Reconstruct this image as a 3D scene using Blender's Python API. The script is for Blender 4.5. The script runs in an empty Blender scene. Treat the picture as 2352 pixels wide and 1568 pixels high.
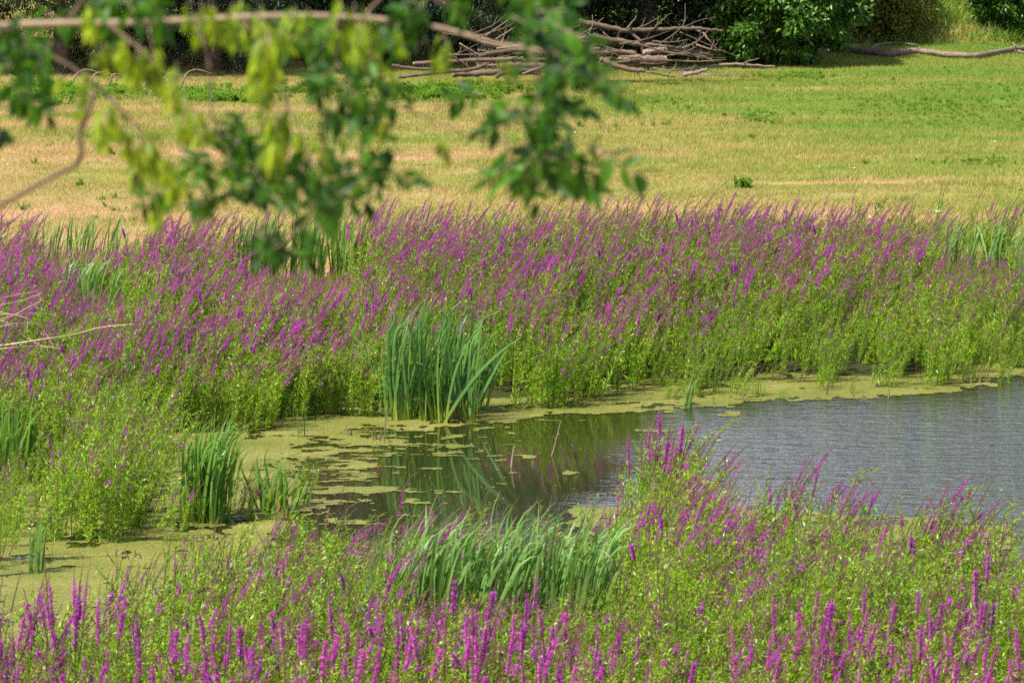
import bpy, math, random
import numpy as np
from mathutils import Vector, Matrix

rng = np.random.default_rng(11)
R = math.radians
scene = bpy.context.scene
COL = scene.collection

# ------------------------------------------------------------------ camera, sky, sun, exposure
CAM_H, PITCH, FPX = 8.9, R(8.22), 10000.0     # focal length in the units of a 2352 px wide picture
cam_d = bpy.data.cameras.new("camera")
cam_d.sensor_width = 36.0
cam_d.lens = 36.0 * FPX / 2352.0
cam_d.clip_start, cam_d.clip_end = 0.5, 2000.0
cam_d.dof.use_dof = True
cam_d.dof.focus_distance = 64.0
cam_d.dof.aperture_fstop = 6.0
cam = bpy.data.objects.new("camera", cam_d)
COL.objects.link(cam)
cam.location = (0, 0, CAM_H)
cam.rotation_euler = (R(90) - PITCH, 0, 0)
scene.camera = cam

SUN = Vector((-0.52, -0.36, 1.0)).normalized()
w = bpy.data.worlds.new("World"); scene.world = w; w.use_nodes = True
nt = w.node_tree
sky = nt.nodes.new("ShaderNodeTexSky"); sky.sky_type = 'NISHITA'; sky.sun_disc = False
sky.sun_elevation = math.asin(SUN.z); sky.sun_rotation = math.atan2(SUN.x, SUN.y)
sky.air_density = 1.0; sky.dust_density = 1.2
bg = nt.nodes["Background"]; bg.inputs[1].default_value = 0.05
sky.ozone_density = 2.5
tc = nt.nodes.new("ShaderNodeTexCoord"); mp = nt.nodes.new("ShaderNodeMapping"); mp.inputs["Scale"].default_value = (1.6, 1.6, 4.0)
nt.links.new(tc.outputs["Generated"], mp.inputs[0])
cn = nt.nodes.new("ShaderNodeTexNoise"); cn.inputs["Scale"].default_value = 2.2; cn.inputs["Detail"].default_value = 5; nt.links.new(mp.outputs[0], cn.inputs["Vector"])
cr = nt.nodes.new("ShaderNodeMapRange"); cr.inputs["From Min"].default_value = 0.40; cr.inputs["From Max"].default_value = 0.66; cr.inputs["To Min"].default_value = 0.15; cr.inputs["To Max"].default_value = 0.9
nt.links.new(cn.outputs["Fac"], cr.inputs[0])
cm = nt.nodes.new("ShaderNodeMix"); cm.data_type = 'RGBA'; cm.inputs[7].default_value = (20.0, 20.0, 28.0, 1)  # lilac cloud veil low in the sky, added to brighten the water's reflection
sx = nt.nodes.new("ShaderNodeSeparateXYZ"); nt.links.new(tc.outputs["Generated"], sx.inputs[0])
hz = nt.nodes.new("ShaderNodeMapRange"); hz.interpolation_type = 'SMOOTHSTEP'
hz.inputs["From Min"].default_value = 0.66; hz.inputs["From Max"].default_value = 0.34; nt.links.new(sx.outputs[2], hz.inputs[0])
cmul = nt.nodes.new("ShaderNodeMath"); cmul.operation = 'MULTIPLY'; nt.links.new(cr.outputs[0], cmul.inputs[0]); nt.links.new(hz.outputs[0], cmul.inputs[1])
nt.links.new(cmul.outputs[0], cm.inputs[0]); nt.links.new(sky.outputs[0], cm.inputs[6]); nt.links.new(cm.outputs[2], bg.inputs[0])
sun_d = bpy.data.lights.new("sun", 'SUN'); sun_d.energy = 5.0; sun_d.angle = R(0.53); sun_d.color = (1.0, 0.94, 0.84)
sun_o = bpy.data.objects.new("sun", sun_d); COL.objects.link(sun_o)
sun_o.rotation_euler = (-SUN).to_track_quat('-Z', 'Y').to_euler(); sun_o.location = (-20, 20, 40)
scene.view_settings.view_transform = 'Standard'; scene.view_settings.look = 'None'
scene.view_settings.exposure = 1.24; scene.view_settings.gamma = 1.0
scene.cycles.max_bounces = 6; scene.cycles.diffuse_bounces = 2; scene.cycles.glossy_bounces = 3
scene.cycles.transmission_bounces = 4; scene.cycles.transparent_max_bounces = 6
scene.cycles.use_denoising = False

# ------------------------------------------------------------------ photo geometry helpers
cp, sp = math.cos(PITCH), math.sin(PITCH)
FWD, UPV = np.array([0, cp, -sp]), np.array([0, sp, cp])

def ray(x, y):
    return FWD + (x - 1176) / FPX * np.array([1.0, 0, 0]) + (784 - y) / FPX * UPV

def at_z(x, y, z=0.0):
    d = ray(x, y); t = (z - CAM_H) / d[2]
    return np.array([0, 0, CAM_H]) + t * d

def at_depth(x, y, d):
    return np.array([0, 0, CAM_H]) + d * ray(x, y)

def to_px(p):
    p = np.asarray(p, float) - np.array([0, 0, CAM_H])
    d = p @ FWD
    return 1176 + FPX * p[..., 0] / d, 784 - FPX * (p @ UPV) / d

def sstep(a, b, x):
    t = np.clip((np.asarray(x, float) - a) / (b - a), 0, 1)
    return t * t * (3 - 2 * t)

_perm = np.random.default_rng(3).random((256, 256))
def vnoise(x, y):
    xi, yi = np.floor(x).astype(int), np.floor(y).astype(int)
    fx, fy = x - xi, y - yi
    fx, fy = fx * fx * (3 - 2 * fx), fy * fy * (3 - 2 * fy)
    g = lambda a, b: _perm[a & 255, b & 255]
    return (g(xi, yi) * (1 - fx) + g(xi + 1, yi) * fx) * (1 - fy) + (g(xi, yi + 1) * (1 - fx) + g(xi + 1, yi + 1) * fx) * fy

def fbm(x, y, o=4):
    x, y = np.asarray(x, float), np.asarray(y, float)
    s, a, t = 0, 1.0, 0
    for k in range(o):
        s = s + a * vnoise(x * 2**k + 17 * k, y * 2**k + 5 * k); t += a; a *= 0.5
    return s / t

def in_poly(P, poly):
    x, y = P[:, 0], P[:, 1]; c = np.zeros(len(P), bool); n = len(poly)
    for i in range(n):
        x0, y0 = poly[i]; x1, y1 = poly[(i + 1) % n]
        k = ((y0 > y) != (y1 > y)) & (x < (x1 - x0) * (y - y0) / (y1 - y0 + 1e-12) + x0)
        c ^= k
    return c

# ------------------------------------------------------------------ mesh helpers
def quad_mesh(name, V, F, mats, mi=None, smooth=False):
    V = np.asarray(V, np.float32).reshape(-1, 3); F = np.asarray(F, np.int32).reshape(-1, 4)
    me = bpy.data.meshes.new(name)
    me.vertices.add(len(V)); me.vertices.foreach_set("co", V.ravel())
    me.loops.add(F.size); me.loops.foreach_set("vertex_index", F.ravel())
    me.polygons.add(len(F)); me.polygons.foreach_set("loop_start", np.arange(0, F.size, 4, dtype=np.int32))
    for m in mats: me.materials.append(m)
    if mi is not None: me.polygons.foreach_set("material_index", np.asarray(mi, np.int32))
    if smooth: me.polygons.foreach_set("use_smooth", np.ones(len(F), bool))
    me.update(calc_edges=True)
    return me

class Geo:
    """Collects quads with material slots."""
    def __init__(s): s.V, s.F, s.M, s.n = [], [], [], 0
    def add(s, V, F, m=0):
        V = np.asarray(V, float).reshape(-1, 3); F = np.asarray(F, int).reshape(-1, 4)
        s.V.append(V); s.F.append(F + s.n); s.M.append(np.full(len(F), m)); s.n += len(V)
    def merge(s, o):
        for V, F, M in zip(o.V, o.F, o.M):
            s.V.append(V)
        off = s.n
        for F, M in zip(o.F, o.M):
            s.F.append(F + off); s.M.append(M)
        s.n += o.n
    def mesh(s, name, mats, smooth=False):
        return quad_mesh(name, np.concatenate(s.V), np.concatenate(s.F), mats, np.concatenate(s.M), smooth)

def unit(a):
    a = np.asarray(a, float); return a / (np.linalg.norm(a, axis=-1, keepdims=True) + 1e-9)

def leaves(P, D, N, L, W, fold=0.25, wide=0.4):
    """Diamond leaves: base P, direction D, normal N, length L, width W."""
    D = unit(D); P = np.broadcast_to(np.asarray(P, float), D.shape)
    S = unit(np.cross(D, N)); N = np.cross(S, D)
    L, W = np.broadcast_to(L, len(P))[:, None], np.broadcast_to(W, len(P))[:, None]
    mid = P + D * L * wide
    V = np.stack([P, mid + S * W / 2 + N * W * fold, P + D * L - N * L * 0.12, mid - S * W / 2 + N * W * fold], 1)
    F = np.arange(len(P) * 4).reshape(-1, 4)
    return V.reshape(-1, 3), F

def tube(P, r, sides=5, caps=True):
    P = np.asarray(P, float); k = len(P); r = np.broadcast_to(r, k)
    T = unit(np.gradient(P, axis=0))
    ref = np.array([0, 0, 1.0]) if abs(T[0][2]) < 0.9 else np.array([1.0, 0, 0])
    A = unit(np.cross(T, ref)); B = np.cross(T, A)
    a = np.linspace(0, 2 * math.pi, sides, endpoint=False)
    V = P[:, None] + r[:, None, None] * (np.cos(a)[None, :, None] * A[:, None] + np.sin(a)[None, :, None] * B[:, None])
    V = V.reshape(-1, 3); F = []
    for i in range(k - 1):
        for j in range(sides):
            j2 = (j + 1) % sides
            F.append([i * sides + j, i * sides + j2, (i + 1) * sides + j2, (i + 1) * sides + j])
    if caps:
        n = len(V); V = np.vstack([V, P[:1], P[-1:]])
        for j in range(0, sides, 2):
            F.append([n, (j + 2) % sides, (j + 1) % sides, j])
            o = (k - 1) * sides; F.append([n + 1, o + j, o + (j + 1) % sides, o + (j + 2) % sides])
    return V, np.array(F)

def smooth_path(pts, n):
    pts = np.asarray(pts, float); t = np.linspace(0, len(pts) - 1, n)
    out = []
    for u in t:
        i = min(int(u), len(pts) - 2); f = u - i
        p0, p1, p2, p3 = pts[max(i - 1, 0)], pts[i], pts[i + 1], pts[min(i + 2, len(pts) - 1)]
        out.append(0.5 * (2 * p1 + (p2 - p0) * f + (2 * p0 - 5 * p1 + 4 * p2 - p3) * f * f + (3 * p1 - p0 - 3 * p2 + p3) * f**3))
    return np.array(out)

def obj(name, me, parent=None, loc=None):
    o = bpy.data.objects.new(name, me); COL.objects.link(o)
    if parent is not None: o.parent = parent
    if loc is not None: o.location = loc
    return o

def tag(o, label=None, cat=None, group=None, kind=None):
    if label: o["label"] = label
    if cat: o["category"] = cat
    if group: o["group"] = group
    if kind: o["kind"] = kind
    return o

def thing(name, label, cat, loc=(0, 0, 0), group=None):
    o = bpy.data.objects.new(name, None); COL.objects.link(o); o.location = loc
    o.empty_display_size = 0.1
    return tag(o, label, cat, group)

# ------------------------------------------------------------------ materials
class NT:
    def __init__(s, name):
        s.m = bpy.data.materials.new(name); s.m.use_nodes = True; s.t = s.m.node_tree; s.t.nodes.clear()
        s.out = s.t.nodes.new("ShaderNodeOutputMaterial")
    def n(s, typ, **kw):
        nd = s.t.nodes.new(typ)
        for k, v in kw.items(): setattr(nd, k, v)
        return nd
    def l(s, a, b): s.t.links.new(a, b)
    def ramp(s, fac, stops, interp='LINEAR'):
        r = s.n("ShaderNodeValToRGB"); r.color_ramp.interpolation = interp
        e = r.color_ramp.elements
        while len(e) < len(stops): e.new(0.5)
        for k, (p, c) in enumerate(stops):
            e[k].position = p; e[k].color = (*c, 1) if len(c) == 3 else c
        s.l(fac, r.inputs[0]); return r.outputs[0]
    def mix(s, f, a, b, mode='MIX'):
        m = s.n("ShaderNodeMix", data_type='RGBA', blend_type=mode)
        for v, i in ((f, 0), (a, 6), (b, 7)):
            if hasattr(v, "is_linked"): s.l(v, m.inputs[i])
            elif i == 0: m.inputs[0].default_value = v
            else: m.inputs[i].default_value = (*v, 1)
        return m.outputs[2]
    def math(s, op, a, b=None, c=None):
        m = s.n("ShaderNodeMath", operation=op)
        for i, v in enumerate((a, b, c)):
            if v is None: continue
            if hasattr(v, "is_linked"): s.l(v, m.inputs[i])
            else: m.inputs[i].default_value = v
        return m.outputs[0]
    def noise(s, scale, vec=None, detail=3.0, rough=0.55):
        t = s.n("ShaderNodeTexNoise"); t.inputs["Scale"].default_value = scale
        t.inputs["Detail"].default_value = detail; t.inputs["Roughness"].default_value = rough
        if vec is not None: s.l(vec, t.inputs["Vector"])
        return t.outputs["Fac"]
    def pos(s, scale=None):
        g = s.n("ShaderNodeNewGeometry")
        if scale is None: return g.outputs["Position"]
        mp = s.n("ShaderNodeMapping"); mp.inputs["Scale"].default_value = scale
        s.l(g.outputs["Position"], mp.inputs["Vector"]); return mp.outputs[0]
    def island(s): return s.n("ShaderNodeNewGeometry").outputs["Random Per Island"]
    def rnd(s): return s.n("ShaderNodeObjectInfo").outputs["Random"]
    def bsdf(s, col, rough=0.6, spec=0.3, trans=0.0, tcol=None, bump=None):
        p = s.n("ShaderNodeBsdfPrincipled")
        if hasattr(col, "is_linked"): s.l(col, p.inputs["Base Color"])
        else: p.inputs["Base Color"].default_value = (*col, 1)
        p.inputs["Roughness"].default_value = rough; p.inputs["Specular IOR Level"].default_value = spec
        if bump is not None: s.l(bump, p.inputs["Normal"])
        o = p.outputs[0]
        if trans > 0:
            t = s.n("ShaderNodeBsdfTranslucent"); mx = s.n("ShaderNodeMixShader"); mx.inputs[0].default_value = trans
            tc = s.mix(1.0, col if tcol is None else tcol, (1.6, 1.7, 0.9), 'MULTIPLY') if tcol is None else tcol
            if hasattr(tc, "is_linked"): s.l(tc, t.inputs[0])
            else: t.inputs[0].default_value = (*tc, 1)
            s.l(o, mx.inputs[1]); s.l(t.outputs[0], mx.inputs[2]); o = mx.outputs[0]
        s.l(o, s.out.inputs[0]); return s.m
    def bump(s, h, strength, dist):
        b = s.n("ShaderNodeBump"); b.inputs["Strength"].default_value = strength; b.inputs["Distance"].default_value = dist
        s.l(h, b.inputs["Height"]); return b.outputs[0]

def foliage(name, stops, trans=0.35, rough=0.45, spec=0.4, patch=0.35, patch_scale=0.6):
    """Leaf colours vary from leaf to leaf, plant to plant and patch to patch."""
    t = NT(name)
    f = t.math('ADD', t.math('MULTIPLY', t.island(), 0.45), t.math('MULTIPLY', t.rnd(), 0.25))
    f = t.math('ADD', f, t.math('MULTIPLY', t.math('SUBTRACT', t.noise(patch_scale, t.pos()), 0.35), patch * 2.2))
    c = t.ramp(f, stops)
    return t.bsdf(c, rough, spec, trans)

M = {}
M['leaf'] = foliage("loosestrife leaf", [(0.0, (0.05, 0.145, 0.006)), (0.35, (0.14, 0.285, 0.008)), (0.7, (0.25, 0.40, 0.014)), (1.0, (0.42, 0.46, 0.05))], 0.32, 0.38, 0.35)
M['flower'] = foliage("magenta petals", [(0.0, (0.20, 0.020, 0.30)), (0.45, (0.42, 0.055, 0.44)), (0.8, (0.57, 0.09, 0.54)), (1.0, (0.66, 0.19, 0.61))], 0.4, 0.6, 0.15, 0.2)
M['calyx'] = foliage("spent calyx", [(0.0, (0.08, 0.03, 0.04)), (0.4, (0.19, 0.08, 0.10)), (0.7, (0.29, 0.14, 0.15)), (1.0, (0.32, 0.23, 0.14))], 0.2, 0.7, 0.2, 0.2)
M['stem'] = foliage("reddish stem", [(0.0, (0.07, 0.04, 0.02)), (0.5, (0.13, 0.065, 0.035)), (1.0, (0.14, 0.13, 0.04))], 0.0, 0.6, 0.3)
M['tip'] = foliage("dark spike tip", [(0.0, (0.06, 0.03, 0.03)), (1.0, (0.15, 0.075, 0.07))], 0.0, 0.7, 0.2)

def blade_mat(name, base, low, dead=(0.3, 0.22, 0.09), gloss=0.42):
    t = NT(name)
    c = t.mix(t.island(), base, tuple(v * 1.8 for v in base))
    c = t.mix(t.math('MULTIPLY', t.rnd(), 0.4), c, tuple(v * 0.8 for v in low))
    tc = t.n("ShaderNodeAttribute"); tc.attribute_name = "along"
    lo = t.n("ShaderNodeMapRange"); lo.inputs["From Min"].default_value = 0.02; lo.inputs["From Max"].default_value = 0.33
    lo.inputs["To Min"].default_value = 1.0; lo.inputs["To Max"].default_value = 0.0
    t.l(tc.outputs["Fac"], lo.inputs[0])
    c = t.mix(lo.outputs[0], c, low)
    hi = t.math('MULTIPLY', t.math('GREATER_THAN', tc.outputs["Fac"], 0.93), 0.55)
    c = t.mix(hi, c, dead)
    return t.bsdf(c, gloss, 0.35, 0.3)
M['blade'] = blade_mat("bluish green blade", (0.05, 0.122, 0.027), (0.26, 0.34, 0.035))
M['blade_pale'] = blade_mat("pale green blade", (0.085, 0.175, 0.045), (0.2, 0.28, 0.05))
M['blade_dark'] = blade_mat("dark green blade", (0.065, 0.15, 0.022), (0.18, 0.26, 0.025))
M['dead'] = foliage("dead leaf", [(0, (0.25, 0.10, 0.03)), (1, (0.36, 0.24, 0.1))], 0.2)

def bark(name, a, b, scale=6):
    t = NT(name)
    tx = t.n("ShaderNodeTexCoord"); mp = t.n("ShaderNodeMapping"); mp.inputs["Scale"].default_value = (1, 1, 1)
    t.l(tx.outputs["Object"], mp.inputs[0])
    nz = t.noise(scale, mp.outputs[0], 6, 0.65)
    c = t.ramp(nz, [(0.3, a), (0.55, tuple((x + y) / 2 for x, y in zip(a, b))), (0.75, b)])
    c = t.mix(t.math('MULTIPLY', t.rnd(), 0.4), c, (0.30, 0.20, 0.13))
    return t.bsdf(c, 0.85, 0.2, bump=t.bump(nz, 0.6, 0.03))
M['bark'] = bark("weathered bark", (0.025, 0.018, 0.014), (0.13, 0.092, 0.068))
M['bark_pale'] = bark("bleached wood", (0.06, 0.045, 0.035), (0.29, 0.225, 0.175), 9)
M['bark_dark'] = bark("dark bark", (0.03, 0.022, 0.016), (0.11, 0.085, 0.065))
M['cut'] = bark("sawn wood", (0.36, 0.25, 0.14), (0.52, 0.4, 0.26), 14)
M['twig'] = bark("smooth twig bark", (0.18, 0.14, 0.09), (0.36, 0.29, 0.19), 12)
M['twig_dark'] = bark("thin grey brown twig", (0.06, 0.042, 0.028), (0.15, 0.11, 0.07), 20)
M['drytwig'] = bark("straw twig", (0.33, 0.25, 0.14), (0.55, 0.45, 0.3), 30)

M['willow'] = foliage("willow leaves", [(0, (0.010, 0.022, 0.009)), (0.5, (0.022, 0.045, 0.018)), (0.8, (0.06, 0.09, 0.05)), (1, (0.17, 0.21, 0.14))], 0.12, 0.5, 0.3)
M['willow_olive'] = foliage("olive willow leaves", [(0, (0.02, 0.028, 0.008)), (0.5, (0.05, 0.06, 0.017)), (1, (0.15, 0.15, 0.055))], 0.2, 0.5, 0.4)
M['bush'] = foliage("bush leaves", [(0, (0.016, 0.05, 0.007)), (0.5, (0.055, 0.135, 0.014)), (1, (0.15, 0.25, 0.04))], 0.3, 0.4, 0.4)
M['darktree'] = foliage("dark tree leaves", [(0, (0.008, 0.017, 0.007)), (0.5, (0.014, 0.03, 0.012)), (1, (0.04, 0.065, 0.032))], 0.1, 0.5, 0.35)
M['scrub'] = foliage("scrub leaves", [(0, (0.055, 0.085, 0.010)), (0.5, (0.15, 0.19, 0.022)), (1, (0.33, 0.28, 0.07))], 0.35, 0.5, 0.35)
M['nettle'] = foliage("fresh weed leaves", [(0, (0.06, 0.14, 0.012)), (0.5, (0.11, 0.22, 0.02)), (1, (0.2, 0.3, 0.05))], 0.35, 0.45, 0.4)
M['ash'] = foliage("foreground leaflet", [(0, (0.008, 0.03, 0.003)), (0.4, (0.022, 0.078, 0.005)), (0.7, (0.06, 0.165, 0.007)), (1, (0.21, 0.36, 0.015))], 0.42, 0.5, 0.25, 0.1)  # darkest tones paint in the shade on some leaflets
M['key'] = foliage("winged seeds", [(0, (0.05, 0.10, 0.004)), (0.4, (0.15, 0.23, 0.005)), (0.75, (0.34, 0.42, 0.01)), (1, (0.55, 0.60, 0.03))], 0.5, 0.5, 0.3, 0.1)

def meadow_color(t, P):
    """Dry straw and green turf, in long patches lying across the view. Shared by soil and grass blades."""
    mp = t.n("ShaderNodeMapping"); mp.inputs["Scale"].default_value = (0.10, 0.36, 0.3); t.l(P, mp.inputs[0])
    n1 = t.noise(1.0, mp.outputs[0], 5, 0.6)
    n2 = t.noise(3.0, P, 4, 0.65)
    sep = t.n("ShaderNodeSeparateXYZ"); t.l(P, sep.inputs[0])
    # greener towards the right and towards the trees, drier on the near left
    g = t.math('ADD', t.math('MULTIPLY', sep.outputs[0], 0.011), t.math('MULTIPLY', t.math('SUBTRACT', sep.outputs[1], 86.0), 0.004))
    band = t.n("ShaderNodeMapRange", interpolation_type='SMOOTHSTEP')
    for k, v in (("From Min", 3.0), ("From Max", -6.0), ("To Min", 0.0), ("To Max", 1.0)): band.inputs[k].default_value = v
    t.l(t.math('SUBTRACT', t.math('ABSOLUTE', t.math('SUBTRACT', sep.outputs[1], 96.0)), 7.0), band.inputs[0])
    rt = t.n("ShaderNodeMapRange", interpolation_type='SMOOTHSTEP')
    for k, v in (("From Min", 0.0), ("From Max", 9.0), ("To Min", 0.0), ("To Max", 0.10)): rt.inputs[k].default_value = v
    t.l(sep.outputs[0], rt.inputs[0])
    g = t.math('ADD', g, t.math('MULTIPLY', band.outputs[0], rt.outputs[0]))
    f = t.math('ADD', t.math('ADD', n1, g), t.math('MULTIPLY', t.math('SUBTRACT', n2, 0.5), 0.32))
    mp3 = t.n("ShaderNodeMapping"); mp3.inputs["Scale"].default_value = (0.07, 0.85, 0.3); t.l(P, mp3.inputs[0])
    st = t.n("ShaderNodeMapRange", interpolation_type='SMOOTHSTEP')
    for k, v in (("From Min", 0.58), ("From Max", 0.70), ("To Min", 0.0), ("To Max", -0.20)): st.inputs[k].default_value = v
    t.l(t.noise(1.0, mp3.outputs[0], 4, 0.6), st.inputs[0])
    return t.math('ADD', f, st.outputs[0])
MEADOW = [(0.28, (0.52, 0.34, 0.20)), (0.36, (0.42, 0.32, 0.145)), (0.45, (0.35, 0.30, 0.095)), (0.56, (0.265, 0.28, 0.062)), (0.76, (0.155, 0.255, 0.035))]

t = NT("meadow ground")
P = t.pos(); f = meadow_color(t, P)
fine = t.noise(14.0, t.pos((1.0, 0.55, 1)), 5, 0.7)
f2 = t.math('ADD', f, t.math('MULTIPLY', t.math('SUBTRACT', fine, 0.5), 0.28))
c = t.ramp(f2, MEADOW)
c = t.mix(1.0, c, (0.78, 0.78, 0.76), 'MULTIPLY')
sz = t.n("ShaderNodeSeparateXYZ"); t.l(P, sz.inputs[0])
wet = t.n("ShaderNodeMapRange"); wet.inputs['From Min'].default_value = 0.30; wet.inputs['From Max'].default_value = 0.16
t.l(t.math('ADD', sz.outputs[2], t.math('MULTIPLY', fine, 0.05)), wet.inputs[0])
c = t.mix(wet.outputs[0], c, (0.035, 0.045, 0.014))
c = t.mix(1.0, c, t.ramp(t.noise(40.0, t.pos((1, 0.6, 1)), 3, 0.7), [(0.3, (0.6, 0.6, 0.6)), (0.65, (1.15, 1.15, 1.15))]), 'MULTIPLY')
M['meadow'] = t.bsdf(c, 0.95, 0.1, bump=t.bump(fine, 1.0, 0.08))

t = NT("meadow grass blades")
f = meadow_color(t, t.pos())
f = t.math('ADD', f, t.math('MULTIPLY', t.math('SUBTRACT', t.island(), 0.5), 0.34))
f = t.math('ADD', f, t.math('MULTIPLY', t.math('SUBTRACT', t.rnd(), 0.5), 0.10))
M['grass'] = t.bsdf(t.ramp(f, MEADOW), 0.7, 0.2, 0.3)

t = NT("pond water")
sep = t.n("ShaderNodeSeparateXYZ"); t.l(t.pos(), sep.inputs[0])
w1 = t.noise(4.2, t.pos((0.5, 1.2, 1)), 4, 0.62)
w2 = t.noise(15.0, t.pos((0.5, 1.2, 1)), 2, 0.5)
big = t.noise(0.5, t.pos((0.6, 1.0, 1)), 2, 0.5)
rip = t.n("ShaderNodeMapRange", interpolation_type='SMOOTHSTEP')
for k, v in (("From Min", 0.6), ("From Max", 3.4), ("To Min", 0.02), ("To Max", 1.0)): rip.inputs[k].default_value = v
t.l(t.math('ADD', sep.outputs[0], t.math('MULTIPLY', t.math('SUBTRACT', big, 0.5), 2.0)), rip.inputs[0])
h = t.math('MULTIPLY', t.math('ADD', w1, t.math('MULTIPLY', w2, 0.35)), rip.outputs[0])
M['water'] = t.bsdf((0.018, 0.021, 0.005), 0.03, 0.5, bump=t.bump(h, 1.0, 0.029))
M['water'].node_tree.nodes["Principled BSDF"].inputs["IOR"].default_value = 1.9

t = NT("duckweed")
nz = t.noise(60.0, t.pos(), 4, 0.7); n2 = t.noise(1.3, t.pos((0.5, 1, 1)), 3)
c = t.ramp(t.math('ADD', t.math('MULTIPLY', nz, 0.6), t.math('MULTIPLY', n2, 0.5)), [(0.35, (0.05, 0.072, 0.011)), (0.50, (0.12, 0.125, 0.022)), (0.62, (0.18, 0.17, 0.04)), (0.74, (0.26, 0.225, 0.09))])
mud = t.ramp(t.noise(18.0, t.pos((0.6, 1, 1)), 5, 0.75), [(0.0, (0.12, 0.1, 0.05)), (0.36, (0.35, 0.33, 0.2)), (0.43, (1, 1, 1))])
c = t.mix(1.0, c, mud, 'MULTIPLY')
c = t.mix(t.math('MULTIPLY', t.noise(4.0, t.pos((0.5, 1, 1)), 4, 0.7), 0.5), c, (0.12, 0.15, 0.02))
M['duckweed'] = t.bsdf(c, 0.7, 0.25, bump=t.bump(nz, 0.8, 0.01))
t = NT("white feather"); M['white'] = t.bsdf((0.75, 0.74, 0.7), 0.7, 0.2)

# ------------------------------------------------------------------ terrain, pond
def line_world(pts, z=0.0):
    W = np.array([at_z(x, y, z)[:2] for x, y in pts]); return W[np.argsort(W[:, 0])]
FAR_D = [(-500, 1060), (-100, 1050), (340, 1010), (620, 985), (760, 955), (870, 955), (1190, 948), (1320, 940), (1440, 905), (1500, 885), (1600, 912), (1720, 905), (1800, 880), (1900, 895), (2090, 895), (2200, 880), (2352, 850), (2900, 815)]
NEAR_D = [(-500, 1720), (0, 1660), (250, 1560), (400, 1455), (700, 1385), (1000, 1390), (1300, 1370), (1700, 1335), (2000, 1360), (2352, 1395), (2900, 1440)]
FARW, NEARW = line_world(FAR_D), line_world(NEAR_D)
far_y = lambda x: np.interp(x, FARW[:, 0], FARW[:, 1])
near_y = lambda x: np.interp(x, NEARW[:, 0], NEARW[:, 1])

def ground_z(x, y):
    x, y = np.asarray(x, float), np.asarray(y, float)
    mead = 0.38 + (fbm(x * 0.12, y * 0.12, 3) - 0.5) * 0.25
    s_f = y - far_y(x); s_n = near_y(x) - y
    s = np.maximum(s_f, s_n)                       # distance onto dry land
    z = -0.5 + 0.47 * sstep(-2.2, 0.0, s) + (mead + 0.03) * sstep(0.0, 6.0, s)
    z = z + np.where(s_n > 0, 6.6 * sstep(0, 1, np.clip((30 - y) / 28, 0, 1)) ** 1.0, 0)   # the dyke the picture is taken from
    slope = np.clip(y - (112.6 - 0.12 * (x - 9)), 0, 40) * 0.34 * sstep(6.0, 10.5, x)
    z = z + np.minimum(slope, 7.0)
    z = z + np.clip(y - 135, 0, 400) * 0.02
    return z

def axis(lo, hi, a, b, step):
    mid = np.arange(a, b + step / 2, step)
    return np.unique(np.concatenate([np.linspace(lo, a, 18), mid, np.linspace(b, hi, 18)]))
gx, gy = axis(-500, 500, -20, 20, 0.4), axis(-120, 900, -5, 135, 0.4)
X, Y = np.meshgrid(gx, gy)
V = np.stack([X, Y, ground_z(X, Y)], -1).reshape(-1, 3)
nx, ny = len(gx), len(gy)
i = np.arange(nx * ny).reshape(ny, nx)
F = np.stack([i[:-1, :-1], i[:-1, 1:], i[1:, 1:], i[1:, :-1]], -1).reshape(-1, 4)
tag(obj("ground", quad_mesh("ground", V, F, [M['meadow']], smooth=True)), "dry tan and green meadow rising from the pond to the trees", "ground", kind="structure")

V = [(-45, 28, 0), (45, 28, 0), (45, 74, 0), (-45, 74, 0)]
tag(obj("pond_water", quad_mesh("pond_water", V, [[0, 1, 2, 3]], [M['water']])), "dark green pond water, rippled blue towards its open end", "water", kind="structure")

# duckweed: a sheet of tiny floating fronds, cut to ragged rafts and margins
WEED_D = [(-700, 1010), (-200, 1000), (340, 985), (620, 960), (760, 930), (1000, 930), (1000, 962), (900, 985), (800, 1005), (690, 1025), (690, 1100), (700, 1150), (690, 1210), (600, 1300), (450, 1380), (420, 1460), (250, 1560), (-200, 1660), (-700, 1720)]
STRIP_D = [(690, 900), (1480, 840), (3000, 750), (3000, 800), (2420, 858), (2300, 872), (2200, 905), (2080, 908), (1900, 915), (1750, 926), (1640, 936), (1560, 940), (1300, 958), (1160, 972), (1020, 988), (690, 1000)]
EDGE_D = [(1330, 1168), (1640, 1160), (1900, 1185), (2352, 1205), (2352, 1260), (2050, 1290), (1600, 1260), (1330, 1240)]
wx, wy = np.arange(-12.5, 12.5, 0.016), np.arange(36.0, 66.0, 0.04)
X, Y = np.meshgrid(wx, wy)
C = np.stack([X.ravel(), Y.ravel()], 1)
Cp = np.stack([C[:, 0], C[:, 1], np.zeros(len(C))], 1)
px, py = to_px(Cp)
jx = (fbm(C[:, 0] * 0.9, C[:, 1] * 0.7, 4) - 0.5) * 130 + (fbm(C[:, 0] * 7, C[:, 1] * 4, 3) - 0.5) * 60; jy = (fbm(C[:, 0] * 1.3 + 50, C[:, 1] * 0.8, 4) - 0.5) * 26 + (fbm(C[:, 0] * 6 + 9, C[:, 1] * 5, 3) - 0.5) * 14
Q = np.stack([px + jx, py + jy], 1)
keep = in_poly(Q, WEED_D) | in_poly(Q, STRIP_D)
edge = in_poly(Q, EDGE_D)
frac = 0.6 * fbm(C[:, 0] * 2.2, C[:, 1] * 1.6, 5) + 0.4 * fbm(C[:, 0] * 8, C[:, 1] * 5, 4)
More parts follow.
